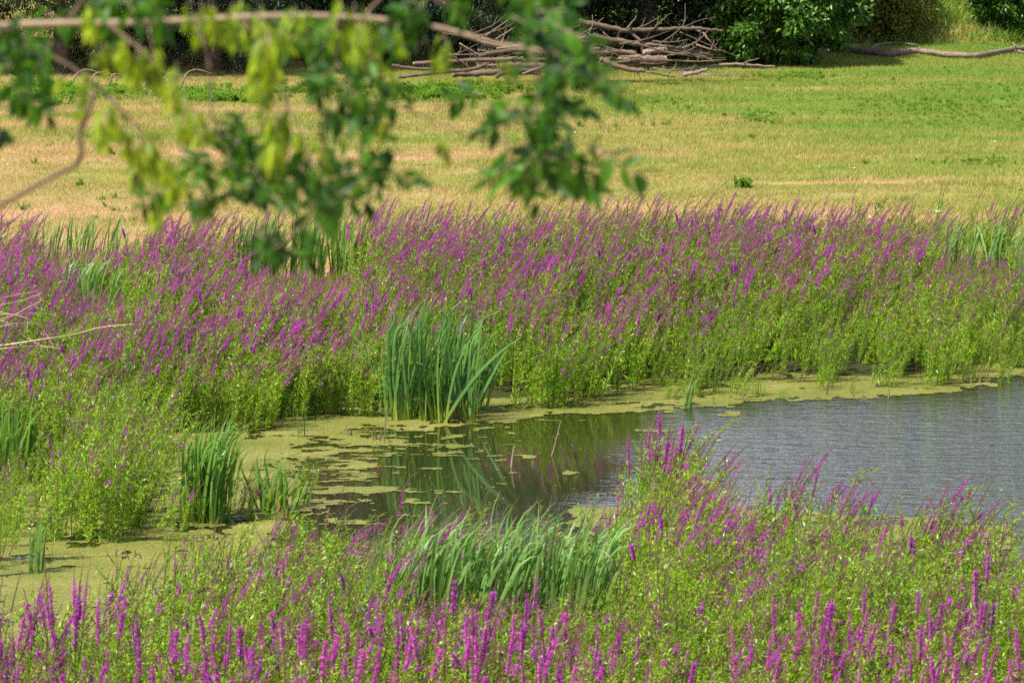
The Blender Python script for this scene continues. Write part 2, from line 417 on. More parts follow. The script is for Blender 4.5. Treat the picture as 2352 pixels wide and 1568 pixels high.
frac2 = 0.62 * fbm(C[:, 0] * 1.0 + 9, C[:, 1] * 2.4 + 3, 5) + 0.38 * fbm(C[:, 0] * 6 + 9, C[:, 1] * 7 + 3, 4)
# broken rafts drifting off the margin, thinning out towards open water
u = (px - 690) / 480.0 + np.abs(py - 1060) / 520.0
rafts = (px > 640) & (py > 975) & (py < 1205) & (frac2 > 0.455 + 0.12 * np.clip(u, 0, 1.3)) & (u < 1.15)
holes = frac < 0.34 + 0.17 * sstep(520, 760, px) * sstep(975, 1030, py)
specks = (rng.random(len(C)) < 0.0012) & (px < 1750) & (py > 940) & (py < 1240)
lone = (fbm(C[:, 0] * 1.4 + 31, C[:, 1] * 2.4 + 7, 4) + 0.25 * fbm(C[:, 0] * 9, C[:, 1] * 9, 3) > 0.90) & (px > 1000) & (px < 1700) & (py < 1230)
streak = 0.6 * fbm(C[:, 0] * 1.7 + 40, C[:, 1] * 3.4 + 11, 4) + 0.4 * fbm(C[:, 0] * 6 + 4, C[:, 1] * 11 + 1, 4)
thin = sstep(600, 800, px) * sstep(962, 1000, py) * (px < 1300)
keep &= ~(streak < 0.30 + 0.21 * thin)
rafts &= streak > 0.44
keep = (keep & ~holes) | rafts | (edge & (frac2 > 0.45)) | specks | lone
keep &= (C[:, 1] < far_y(C[:, 0]) + 2.6)
K = keep.reshape(X.shape)
idx = -np.ones(X.size, int)
cell = np.argwhere(K)
hx, hy = 0.008, 0.02
cx, cy = wx[cell[:, 1]], wy[cell[:, 0]]
cz = 0.006 + 0.004 * rng.random(len(cx))
V = np.stack([np.stack([cx + sx * hx, cy + sy * hy, cz], 1) for sx, sy in ((-1, -1), (1, -1), (1, 1), (-1, 1))], 1).reshape(-1, 3)
tag(obj("duckweed", quad_mesh("duckweed", V, np.arange(len(V)).reshape(-1, 4), [M['duckweed']])), "yellow green duckweed floating in margins and broken rafts on the pond", "duckweed", kind="stuff")

# ------------------------------------------------------------------ loosestrife
def stem_curve(r, L, th0, th1, az, droop):
    n = 18; tt = np.linspace(0, 1, n)
    th = th0 + th1 * tt**1.4 + droop * sstep(0.86, 1.0, tt)
    ds = L / (n - 1)
    d = np.stack([np.sin(th) * math.cos(az), np.sin(th) * math.sin(az), np.cos(th)], 1)
    return np.vstack([[0, 0, 0], np.cumsum(d[:-1] * ds, 0)]), d

def lerp_path(P, t):
    u = np.clip(np.asarray(t), 0, 1) * (len(P) - 1); i = np.minimum(u.astype(int), len(P) - 2); f = (u - i)[:, None]
    return P[i] * (1 - f) + P[i + 1] * f

def spike_geo(g, P, D, t0, t1, tb0, tb1, size, r, dens=1.0):
    """Whorls of flowers along the path from t0 to t1; between tb0 and tb1 in bloom, the rest spent."""
    seg = np.linalg.norm(np.diff(P, axis=0), axis=1).sum()
    n = max(4, int((t1 - t0) * seg / 0.0128 * dens))
    ts = np.linspace(t0, t1, n); C = lerp_path(P, ts); A = unit(lerp_path(D, ts))
    thin = r.uniform(0, .22)
    for c, a, s in zip(C, A, ts):
        if r.random() < thin * .6: continue
        fade = 1 - 0.65 * sstep(0.55, 1.0, (s - t0) / (t1 - t0))
        b = tb0 <= s <= tb1 and r.random() < 0.97 - thin
        k = 7 if b else 6
        ph = r.random() * 6.28 + np.arange(k) * 6.283 / k
        e1 = unit(np.cross(a, [0.3, 0.9, 0.2])); e2 = np.cross(a, e1)
        rad = np.cos(ph)[:, None] * e1 + np.sin(ph)[:, None] * e2
        if b:
            l = size * fade * r.uniform(0.75, 1.25, k)
            D2 = unit(rad + a * r.uniform(0.1, 0.7, (k, 1)))
            N = unit(a + rad * -0.2 + r.normal(0, .45, (k, 3)))
            V, F = leaves(c + rad * 0.003, D2, N, l, l * 0.72, 0.12, 0.6); g.add(V, F, 0)
        else:
            l = size * 0.52 * fade * r.uniform(0.7, 1.2, k)
            D2 = unit(rad + a * 0.7)
            V, F = leaves(c, D2, unit(a + r.normal(0, .4, (k, 3))), l, l * 0.6, 0.1, 0.55); g.add(V, F, 1)
    # bud tip
    tp = lerp_path(P, np.linspace(t0, 1, 9)); V, F = tube(tp, np.linspace(0.0042, 0.0022, 9), 4); g.add(V, F, 2)

KIND = {
    'bloom':   dict(n=(6, 8), L=(1.05, 1.45), th0=.10, th1=(.38, .82), dr=(.2, .9), side=4, spk=1.0, bl=.66, size=.0185, spl=(.34, .52), bare=.10),
    'dull':    dict(n=(6, 8), L=(1.0, 1.4), th0=.10, th1=(.42, .9), dr=(.4, 1.1), side=4, spk=1.0, bl=.2, size=.018, spl=(.32, .48), bare=.10),
    'green':   dict(n=(7, 10), L=(.75, 1.32), th0=.13, th1=(.10, .50), dr=(.1, .8), side=4, spk=.42, bl=.16, size=.0155, spl=(.16, .34), bare=.05),
    'upright': dict(n=(6, 8), L=(1.05, 1.42), th0=.07, th1=(.02, .24), dr=(.05, .5), side=4, spk=.95, bl=.68, size=.0225, spl=(.34, .52), bare=.10),
    'sparse':  dict(n=(4, 6), L=(.75, 1.25), th0=.18, th1=(.12, .5), dr=(.1, .5), side=5, spk=.45, bl=.25, size=.015, spl=(.15, .26), bare=.30),
}

def make_plant(kind, seed):
    """Returns a list of (stem geometry, spike geometry or None)."""
    k = KIND[kind]; r = np.random.default_rng(seed); out = []
    for s in range(r.integers(k['n'][0], k['n'][1] + 1)):
        g, sg, side = Geo(), Geo(), []
        L = r.uniform(*k['L']); az = r.normal(0.0, 0.45)
        out_az = r.uniform(0, 6.283); base = np.array([math.cos(out_az), math.sin(out_az), 0]) * 0.22 * math.sqrt(r.random())
        P, D = stem_curve(r, L, abs(r.normal(0, k['th0'])), r.uniform(*k['th1']), az, r.uniform(*k['dr']))
        P = P + base * (1 + .9 * np.linspace(0, 1, len(P))[:, None] ** 1.3) + np.array([0, 0, -0.05])
        has = r.random() < k['spk']; spl = r.uniform(*k['spl']) if has else 0.05
        t_sp = 1 - spl / L * 1.0
        V, F = tube(P, np.linspace(0.0055, 0.0026, len(P)), 4, False); g.add(V, F, 0)
        # stem leaves in pairs
        nn = int(L / 0.034)
        tn = np.linspace(k['bare'], t_sp, nn); C = lerp_path(P, tn); A = unit(lerp_path(D, tn))
        ph = np.arange(nn) * 1.57 + r.random() * 6
        for sgn in (0, math.pi, 1.57):
            hd = np.stack([np.cos(ph + sgn), np.sin(ph + sgn), np.zeros(nn)], 1)
            D2 = unit(hd * 0.9 + A * r.uniform(0.3, 1.35, (nn, 1)) + np.array([0.25, 0, -0.05]))
            size = (0.07 + 0.032 * r.random(nn)) * (1.1 - 0.5 * (tn - k['bare']) / (t_sp - k['bare'] + 1e-6))
            sel = r.random(nn) < (0.95 if sgn < 3.2 and sgn != 1.57 else 0.45)
            V, F = leaves(C[sel], D2[sel], (A + r.normal(0, .5, A.shape))[sel], size[sel], size[sel] * r.uniform(.15, .21)); g.add(V, F, 1)
        # side branchlets
        for b in range(k['side']):
            tb = r.uniform(0.28 if kind != 'sparse' else .35, min(0.92, t_sp + .02)); c = lerp_path(P, [tb])[0]; a = unit(lerp_path(D, [tb]))[0]
            ang = r.uniform(0, 6.283); hd = np.array([math.cos(ang), math.sin(ang), 0])
            bl = r.uniform(.12, .28); d0 = unit(a * 0.8 + hd * 0.75)
            q = np.linspace(0, 1, 7)[:, None]
            bp = c + d0 * bl * q + np.array([0.10, 0, 0.08]) * bl * q**2; bd = np.gradient(bp, axis=0)
            V, F = tube(bp, np.linspace(.003, .0015, 7), 3, False); g.add(V, F, 0)
            flo = has and r.random() < 0.55 and tb > .5
            m = int(bl / 0.014 * (0.55 if flo else 1)); tl = np.sort(r.random(m)) * (0.55 if flo else 1); c2 = lerp_path(bp, tl)
            D2 = unit(unit(lerp_path(bd, tl)) * 0.6 + r.normal(0, .75, (m, 3)) + [0.15, 0, 0.1]); sz = r.uniform(.032, .06, m)
            V, F = leaves(c2, D2, r.normal(0, .5, (m, 3)) + [0, 0, 1], sz, sz * .22); g.add(V, F, 1)
            if flo:
                bb = r.random() < k['bl']
                s2 = Geo(); side.append(s2); spike_geo(s2, bp, bd, 0.45, 1.0, 0.4 if bb else 2, r.uniform(.7, 1.0), k['size'] * .85, r)
        if has:
            bb = r.random() < k['bl']; a0 = t_sp + (1 - t_sp) * r.uniform(0, .3); a1 = t_sp + (1 - t_sp) * r.uniform(.55, .85)
            spike_geo(sg, P, D, t_sp, 0.985, a0 if bb else 2.0, a1, k['size'] * r.uniform(.7, 1.25), r)
        out.append((g, ([sg] if sg.n else []) + side))
    return out

STEM_M, SPIKE_M = [M['stem'], M['leaf']], [M['flower'], M['calyx'], M['tip']]
VAR, JOINED = {}, bpy.data.collections.new("loosestrife_kinds")     # plants for the far mass, drawn only as instances of it
vindex = {}
order = [(k, v) for k in ('bloom', 'dull', 'green', 'upright', 'sparse') for v in range(4)]
for j, (k, v) in enumerate(order):
    stems = make_plant(k, 100 + j)
    VAR[(k, v)] = [(g.mesh("stem", STEM_M), [q.mesh("flower_spike", SPIKE_M) for q in sg]) for g, sg in stems]
    a = Geo()
    for g, sg in stems:
        a.merge(g)
        for q in sg:
            sg2 = Geo(); sg2.V, sg2.F, sg2.M, sg2.n = q.V, q.F, [m + 2 for m in q.M], q.n; a.merge(sg2)
    o = bpy.data.objects.new("loosestrife_kind_%02d" % j, a.mesh("loosestrife", STEM_M + SPIKE_M)); JOINED.objects.link(o)
    vindex[(k, v)] = j

def scatter(name, pts, variant, rot, scl, coll, label, cat):
    """One object of kind stuff whose points carry instances of the given plants."""
    me = bpy.data.meshes.new(name); me.vertices.add(len(pts)); me.vertices.foreach_set("co", np.asarray(pts, np.float32).ravel())
    for nm, ty, arr in (("variant", 'INT', np.asarray(variant, np.int32)), ("rot", 'FLOAT_VECTOR', np.asarray(rot, np.float32)), ("scl", 'FLOAT_VECTOR', np.asarray(scl, np.float32))):
        at = me.attributes.new(nm, ty, 'POINT'); at.data.foreach_set("value" if ty == 'INT' else "vector", arr.ravel())
    o = obj(name, me)
    ng = bpy.data.node_groups.new(name, 'GeometryNodeTree')
    ng.interface.new_socket("Geometry", in_out='INPUT', socket_type='NodeSocketGeometry')
    ng.interface.new_socket("Geometry", in_out='OUTPUT', socket_type='NodeSocketGeometry')
    N = ng.nodes; gi, go = N.new("NodeGroupInput"), N.new("NodeGroupOutput")
    ci = N.new("GeometryNodeCollectionInfo"); ci.inputs["Collection"].default_value = coll
    ci.inputs["Separate Children"].default_value = True; ci.inputs["Reset Children"].default_value = True
    ip = N.new("GeometryNodeInstanceOnPoints"); ip.inputs["Pick Instance"].default_value = True
    def attr(nm, ty):
        a = N.new("GeometryNodeInputNamedAttribute"); a.data_type = ty; a.inputs["Name"].default_value = nm; return a.outputs["Attribute"]
    e = N.new("FunctionNodeEulerToRotation")
    L = ng.links.new
    L(gi.outputs[0], ip.inputs["Points"]); L(ci.outputs[0], ip.inputs["Instance"]); L(attr("variant", 'INT'), ip.inputs["Instance Index"])
    L(attr("rot", 'FLOAT_VECTOR'), e.inputs[0]); L(e.outputs[0], ip.inputs["Rotation"]); L(attr("scl", 'FLOAT_VECTOR'), ip.inputs["Scale"])
    L(ip.outputs[0], go.inputs[0])
    md = o.modifiers.new("scatter", 'NODES'); md.node_group = ng
    return tag(o, label, cat, kind="stuff")

def fill(poly_d, dens, jit=0.8, seed=0):
    """Jittered points over a ground polygon given in picture coordinates at water level."""
    W = np.array([at_z(x, y)[:2] for x, y in poly_d]); st = 1 / math.sqrt(dens); r = np.random.default_rng(seed)
    a, b = W.min(0), W.max(0)
    X, Y = np.meshgrid(np.arange(a[0], b[0], st), np.arange(a[1], b[1], st))
    Y = Y + 0; X = X + (np.arange(X.shape[0])[:, None] % 2) * st / 2
    Pt = np.stack([X.ravel(), Y.ravel()], 1); Pt = Pt + r.uniform(-jit / 2, jit / 2, Pt.shape) * st
    return Pt[in_poly(Pt, W)]

plants = []     # (x, y, kind, zone)
# iris patches standing in the far bank: plants that would hide them are left out. (x0, x1, base y, lowest y seen)
PATCHES = [(530, 830, 715, 640), (60, 300, 700, 560), (140, 300, 795, 685), (2140, 2352, 690, 600), (2315, 2400, 760, 660), (880, 1480, 1500, 1410), (1580, 1625, 940, 935), (20, 100, 1100, 1090)]
FAR_BANK = [(-800, 715), (-260, 705), (300, 710), (900, 700), (1250, 680), (1350, 662), (1700, 680), (2200, 675), (2600, 680), (3150, 690)] + [(3150, 800), (2600, 832), (2352, 850), (2200, 880), (2090, 895), (1900, 893), (1800, 876), (1720, 900), (1600, 905), (1500, 880), (1440, 900), (1320, 938), (1190, 946), (870, 953), (760, 952), (620, 985), (340, 1010), (-260, 1060), (-800, 1090)]
YL = ([-300, 0, 500, 1000, 1400, 1700, 2400], [900, 865, 770, 715, 690, 625, 600])
for x, y in fill(FAR_BANK, 6.8, 0.95, 1):
    z = float(ground_z(x, y)); tx, ty = to_px(np.array([x + 0.25, y, z + 1.22])); bx, by = to_px(np.array([x, y, 0.0]))
    if by > far_y(0) * 0 + 870 and 1480 < bx < 2400 and rng.random() < 0.45: continue        # open front row, stems and duckweed between
    short = 1.0
    for a, b, c, low in PATCHES:
        if a - 10 < bx + 20 < b + 10 and c < by and ty < low: short = max(0.3, (by - low - 12) / (by - ty + 1e-6))
    if 860 < bx < 1190 and by > 905: continue                                                # the big iris clump
    lim = np.interp(tx, *YL) + rng.normal(0, 28); rnum = rng.random()
    patch = fbm(x * 0.55 + 3, y * 0.45, 3)
    if ty < lim:
        pb = np.interp(tx, [0, 700, 1300, 1700, 2352], [.66, .58, .44, .29, .23]) + (patch - 0.5) * 1.1
        kd = 'bloom' if rnum < pb else ('dull' if rnum < 0.93 else 'green')
    else:
        kd = 'green' if rnum < .74 else ('dull' if rnum < .9 else ('bloom' if rnum < .93 else 'sparse'))
        if by > 855 and bx > 1480: kd = 'sparse' if rnum < .55 else 'green'
    plants.append((x, y, kd, 'far', by, short * rng.uniform(.84, 1.02) * (rng.uniform(.6, 1.02) if by > 835 and bx > 1460 else 1.0)))
# stands in the duckweed on the near left and round the small iris clump
for poly, dens, mix, zone, sd in (
        ([(-650, 1080), (-150, 1040), (340, 1030), (325, 1120), (310, 1250), (200, 1262), (60, 1230), (-150, 1240), (-650, 1300)], 6.0, ('sparse', 'green', 'green', 'dull'), 'marsh', 2),
        ([(-150, 1240), (60, 1235), (60, 1330), (-150, 1385)], 2.6, ('sparse',), 'marsh', 3),
        ([(395, 1150), (470, 1140), (700, 1150), (690, 1215), (400, 1215)], 3.2, ('green', 'sparse', 'dull', 'sparse'), 'islet', 4),
        ([(1490, 1185), (1560, 1180), (1560, 1250), (1490, 1250)], 22.0, ('green', 'upright', 'green', 'dull', 'upright', 'green'), 'tall', 5),
        ([(1450, 1262), (1600, 1258), (1620, 1335), (1440, 1340)], 7.0, ('green', 'dull', 'bloom'), 'near', 8)):
    for x, y in fill(poly, dens, 0.9, sd):
        plants.append((x, y, mix[rng.integers(len(mix))], zone, float(to_px(np.array([x, y, 0.0]))[1]), .58 if zone == 'islet' else 1.0))
for q in range(26):
    sx = rng.uniform(1470, 2330); sy = np.interp(sx, [1470, 1720, 1900, 2200, 2340], [905, 920, 905, 892, 868]) - rng.uniform(-8, 26); p = at_z(sx, sy)
    plants.append((p[0], p[1], ('sparse', 'green')[q % 2], 'strip', sy, rng.uniform(.22, .6)))
plants = [(x, y, k, zn, by, .55 if zn == 'marsh' and 1095 < by < 1262 and to_px(np.array([x, y, 0.]))[0] < 120 else h) for x, y, k, zn, by, h in plants]
NEAR_BANK = [(-700, 1720), (-120, 1665), (0, 1650), (250, 1555), (400, 1450), (700, 1375), (1000, 1385), (1300, 1365), (1480, 1330), (1700, 1325), (1850, 1320), (2000, 1350), (2352, 1385), (2480, 1400), (3050, 1450), (3050, 1980), (-700, 1980)]
for x, y in fill(NEAR_BANK, 5.2, 0.95, 6):
    z = float(ground_z(x, y)); tx, ty = to_px(np.array([x + 0.15, y, z + 1.2])); bx, by = to_px(np.array([x, y, 0.0]))
    hs = max(.35, (by - 1400) / (by - ty)) if 850 < bx < 1470 and 1500 < by < 1760 and ty < 1405 else 1.0    # low in front of the drooping iris clump
    r0 = rng.random()
    if ty > 1340 + 40 * math.sin(tx / 210.0):
        pu = 0.62 if not (1550 < tx < 2352 and ty > 1470) else 0.34
        kd = 'upright' if r0 < pu else ('green' if r0 < .8 else 'dull')
    elif ty < 1190 and tx > 820:
        kd = 'bloom' if r0 < .38 else ('dull' if r0 < .62 else 'green')
        hs *= rng.uniform(.72, 1.2)
    elif tx > 1500:
        kd = 'green' if r0 < .88 else 'bloom'
    else:
        kd = 'green' if r0 < .74 else ('dull' if r0 < .88 else 'bloom')
    hs *= rng.uniform(.85, 1.1)
    if by < 1480:
        top = np.interp(bx, [-100, 250, 400, 700, 800, 870, 1000, 1300, 1450, 1600, 1700, 1850, 2000, 2200, 2400], [1400, 1330, 1190, 1150, 1130, 1065, 1135, 1115, 1110, 1080, 1015, 1040, 1085, 1085, 1085])
        hs = min(hs, (by - top) / (1.14 * (by - ty)) * rng.uniform(.86, 1.1))
    plants.append((x, y, kd, 'near', by, hs))

LOOK = {'bloom': "leaning loosestrife with magenta spikes", 'dull': "leaning loosestrife with faded brown spikes",
        'green': "leafy green loosestrife with few flowers", 'upright': "upright loosestrife with thick magenta spikes", 'sparse': "thin loosestrife with bare reddish stems"}
def where(zone, bx, by):
    if zone == 'far': return "at the far water's edge" + (", beside the big iris clump" if bx < 1350 else ", standing in duckweed")
    if zone == 'strip': return "low in the duckweed strip along the far shore"
    if zone == 'marsh': return "standing in the duckweed of the shallows"
    if zone == 'islet': return "round the small iris clump in the pond"
    if zone == 'tall': return "rising above the near shore against open water"
    if by < 1480: return "on the near shore at the water"
    if by < 1650: return "in the near bank around the drooping irises" if 820 < bx < 1560 else "in the middle of the near bank"
    return "along the front of the near bank"

PX = {id(p): float(to_px(np.array([p[0], p[1], 0.6]))[0]) for p in plants}
outside = [p for p in plants if not (-60 < PX[id(p)] < 2410) or p[4] > 1890]      # the bank goes on past the frame
cand = sorted((p for p in plants if p not in outside), key=lambda p: -p[4])
inst = [p for p in cand if p[3] != 'far'] + [p for p in cand if p[3] == 'far']
ind, mass = inst[:300], inst[300:] + outside
near_extra = [p for p in mass if p[3] != 'far']
used = set()
for x, y, kd, zone, by, hs in ind:
    v = int(rng.integers(4)); z = max(float(ground_z(x, y)), -0.06)
    bx = float(to_px(np.array([x, y, 0.0]))[0])
    root = thing("loosestrife_plant", LOOK[kd] + ", " + where(zone, bx, by), "wildflower", (x, y, z), None)
    root["group"] = "loosestrife: " + LOOK[kd].split(" with")[0] + " " + where(zone, bx, by)
    root.rotation_euler = (rng.normal(0, .05), rng.normal(0.02, .06), rng.normal(0, .5))
    s = hs * rng.uniform(.86, 1.12) * (1.32 if zone == 'tall' else 1.0)
    root.scale = (s, s * (1 if rng.random() < .5 else -1), s * rng.uniform(.92, 1.08))
    for sm, fm in VAR[(kd, v)]:
        so = obj("stem", sm, root)
        for q in fm: obj("flower_spike", q, so)
pts, va, ro, sc = [], [], [], []
for x, y, kd, zone, by, hs in mass:
    z = max(float(ground_z(x, y)), -0.06); s = hs * rng.uniform(.9, 1.12)
    pts.append((x, y, z)); va.append(vindex[(kd, int(rng.integers(4)))])
    ro.append((rng.normal(0, .05), rng.normal(0.02, .06), rng.normal(0, .35))); sc.append((s, s * (1 if rng.random() < .5 else -1), s * rng.uniform(.9, 1.12)))
scatter("loosestrife_mass", pts, va, ro, sc, JOINED, "dense wind-leaning mass of purple loosestrife covering the far bank", "wildflowers")
print("plants", len(ind), len(mass), len(near_extra))

# ------------------------------------------------------------------ irises and reeds
def blade_geo(base, L, wd, az, th0, th1, droop, r):
    n = 12; tt = np.linspace(0, 1, n); th = th0 + th1 * tt**1.6 + droop * sstep(.6, 1, tt)
    d = np.stack([np.sin(th) * math.cos(az), np.sin(th) * math.sin(az), np.cos(th)], 1)
    P = base + np.vstack([[0, 0, 0], np.cumsum(d[:-1] * L / (n - 1), 0)])
    tw = r.uniform(0, math.pi) + r.normal(0, .5) * tt
    side0 = np.stack([-np.sin(az + tw), np.cos(az + tw), np.zeros(n)], 1)
    S = unit(side0 - d * (side0 * d).sum(1, keepdims=True)); N = np.cross(d, S)
    wv = (wd * np.minimum(1, (1.02 - tt) * 2.6) * (0.75 + 0.25 * sstep(0, .3, tt)))[:, None]
    V = np.stack([P - S * wv / 2, P + N * wv * 0.13, P + S * wv / 2], 1).reshape(-1, 3)
    F = [[i * 3 + j, i * 3 + j + 1, i * 3 + j + 4, i * 3 + j + 3] for i in range(n - 1) for j in (0, 1)]
    return V, np.array(F), np.repeat(tt, 3)

def blade_mesh(parts, mat):
    V = np.concatenate([p[0] for p in parts]); n = 0; F = []
    for p in parts: F.append(p[1] + n); n += len(p[0])
    me = quad_mesh("leaf", V, np.concatenate(F), [mat], smooth=True)
    a = me.attributes.new("along", 'FLOAT', 'POINT'); a.data.foreach_set("value", np.concatenate([p[2] for p in parts]).astype(np.float32))
    return me

def iris_clump(name, label, cat, xd, yb, n, L, wd, th1, droop, mat, depth=0.5, fans=None, dead=3, seed=0, th0=.12):
    """xd: picture x-range of the base line, yb: picture y of the base. Leaves grow in fans."""
    r = np.random.default_rng(seed)
    c = at_z((xd[0] + xd[1]) / 2, yb); c[2] = max(float(ground_z(c[0], c[1])), -0.08); sc = FPX / (c[1] + 1)
    half = (xd[1] - xd[0]) / 2 / sc
    root = thing(name, label, cat, c)
    fans = fans or max(3, n // 7)
    fx = np.stack([(np.arange(fans) + r.uniform(.1, .9, fans)) / fans * 2 * half - half, r.uniform(-depth, depth, fans)], 1)
    items = []
    for k in range(n):
        f = fx[k % fans]; b = np.array([f[0] + r.normal(0, .05), f[1] + r.normal(0, .05), -0.05])
        items.append(blade_geo(b, r.uniform(*L), wd * r.uniform(.7, 1.2), r.normal(0, .6), r.normal(0.02, th0), r.uniform(*th1), r.uniform(*droop) * (r.random() < .75) + 1.5 * (r.random() < .08), r))
    for it in items[:95]: obj("leaf", blade_mesh([it], mat), root)
    if len(items) > 95:
        tag(obj("leaf_mass", blade_mesh(items[95:], mat), root), kind="stuff")
    for k in range(dead):
        f = fx[r.integers(fans)]; b = np.array([f[0], f[1] - .1, 0.0])
        tag(obj("dead_leaf", blade_mesh([blade_geo(b, r.uniform(.3, .7), wd * .8, r.uniform(-1, 4), .3, r.uniform(.5, 1.4), .5, r)], M['dead']), root), "withered brown leaf")
    return root

iris_clump("iris_clump", "big clump of tall bluish green sword leaves at the far water's edge", "iris", (885, 1105), 955, 280, (.7, 1.72), .036, (.1, .6), (.0, .9), M['blade'], .55, 26, 22, 21, .18)
iris_clump("iris_clump", "mid-sized clump of windblown sword leaves standing in duckweed in the pond", "iris", (430, 520), 1192, 120, (.95, 1.45), .032, (.2, .6), (.1, 1.2), M['blade_dark'], .35, 13, 5, 22)
iris_clump("iris_clump", "broad-leaved dark clump standing right beside the mid-sized iris clump", "iris", (600, 670), 1172, 34, (.45, .95), .034, (-.3, .6), (.0, 1.4), M['blade_dark'], .25, 7, 5, 23, .3)
iris_clump("iris_clump", "wide row of sword leaves drooping in the near flower bank", "iris", (880, 1400), 1515, 260, (1.1, 1.55), .036, (.3, .8), (.2, 1.4), M['blade_pale'], .35, 40, 14, 24, .2)
iris_clump("iris_clump", "tall green sword leaves among loosestrife at the picture's left edge", "iris", (-20, 70), 1105, 60, (.7, 1.3), .035, (.1, .5), (.0, .7), M['blade_dark'], .3, 9, 1, 25)
iris_clump("iris_clump", "few stiff upright blades standing alone in the duckweed shallows", "iris", (80, 102), 1315, 9, (.55, .82), .034, (-.1, .25), (.0, .3), M['blade'], .08, 3, 1, 26, .05)
iris_clump("iris_clump", "small pale tuft of curved blades at the open water's edge", "iris", (1576, 1592), 938, 9, (.35, .62), .022, (.15, .6), (.1, .6), M['blade_pale'], .06, 3, 0, 27, .06)
iris_clump("iris_clump", "slender lone blades in duckweed before the far bank", "iris", (684, 694), 1006, 6, (.35, .62), .018, (.0, .2), (.0, .3), M['blade'], .04, 2, 0, 28, .04)
iris_clump("iris_clump", "upright sword leaves inside the far loosestrife below the hanging branch", "iris", (540, 810), 722, 130, (1.0, 1.4), .032, (.08, .32), (.0, .6), M['blade'], .5, 24, 0, 29)
iris_clump("iris_clump", "tall sword leaves topping the far loosestrife before the dry meadow", "iris", (60, 270), 700, 95, (.9, 1.22), .024, (.2, .65), (.0, .8), M['blade'], .5, 26, 0, 30)
iris_clump("iris_clump", "low pale windblown blades half buried in the far loosestrife", "iris", (140, 270), 800, 44, (.95, 1.2), .03, (.3, .8), (.2, .9), M['blade_pale'], .3, 9, 1, 31)
iris_clump("iris_clump", "pale blades fanned out on the far bank near its open end", "iris", (2130, 2330), 690, 70, (.85, 1.12), .026, (.3, .85), (.2, .9), M['blade_pale'], .5, 16, 0, 32)
iris_clump("iris_clump", "dark dense sword leaves at the picture's right edge", "iris", (2335, 2420), 765, 60, (1.1, 1.5), .036, (.1, .4), (.0, .5), M['blade'], .4, 12, 0, 33)

# ------------------------------------------------------------------ sticks, stump, dead branches
def stick(name, label, cat, pts_d, depth, r0, r1, mat, twigs=(), group=None):
    P = [at_depth(x, y, depth) for x, y in pts_d]; base = P[0]
    root = thing(name, label, cat, base, group)
    pp = smooth_path(P, 4 * len(P)); g = Geo(); V, F = tube(pp - base, np.linspace(r0, r1, len(pp)), 6); g.add(V, F)
    obj("stick", g.mesh("stick", [mat], True), root)
    for tw in twigs:
        q = np.array([at_depth(x, y, depth) for x, y in tw]) - base; q = smooth_path(q, 8); g = Geo(); V, F = tube(q, np.linspace(r1 * 1.0, r1 * .5, 8), 5); g.add(V, F)
        obj("twig", g.mesh("twig", [mat], True), root)
    return root
d = lambda y: at_z(1176, y)[1] / cp * 1.0
def depth_of(y): p = at_z(1176, y); return float((p - np.array([0, 0, CAM_H])) @ FWD)
stick("water_stick", "short grey stick poking out of the calm water", "stick", [(1174, 1075), (1177, 1050), (1181, 1024)], depth_of(1072), .016, .01, M['bark_pale'], [[(1179, 1034), (1184, 1026)]])
stick("water_stick", "longer thin twig leaning out of the calm water", "stick", [(1266, 1050), (1272, 1030), (1281, 995), (1288, 966)], depth_of(1046), .009, .005, M['bark_pale'], [[(1277, 1010), (1271, 1000)], [(1279, 1002), (1285, 994)]])
stick("water_stick", "dark dead stalk standing in front of the big iris clump", "stick", [(882, 1022), (884, 985), (889, 935)], depth_of(1019), .009, .006, M['bark_dark'])
for k, (x, y, h) in enumerate([(866, 1010, 28), (872, 1013, 34), (858, 1012, 22), (798, 1000, 24), (806, 1002, 18), (270, 1280, 20), (310, 1283, 22), (322, 1284, 14), (292, 1282, 16), (446, 1260, 30), (438, 1262, 24), (1900, 908, 26), (2040, 915, 24), (1960, 912, 14), (1480, 905, 18), (1640, 930, 20), (2250, 880, 30), (2230, 884, 22)]):
    stick("reed_stub", "short brown stub of an old stem sticking out of the duckweed", "stub", [(x, y + 2), (x + rng.normal(0, 2), y - h * .5), (x + rng.normal(0, 4), y - h)], depth_of(y), .012, .008, M['bark_dark'], group="stem stubs in the duckweed")
tag_st = stick("tree_stump", "dark round stump behind the far loosestrife at the meadow's edge", "stump", [(78, 640), (76, 605), (76, 563)], depth_of(690), .20, .17, M['bark_dark'], [[(70, 600), (60, 575)]])
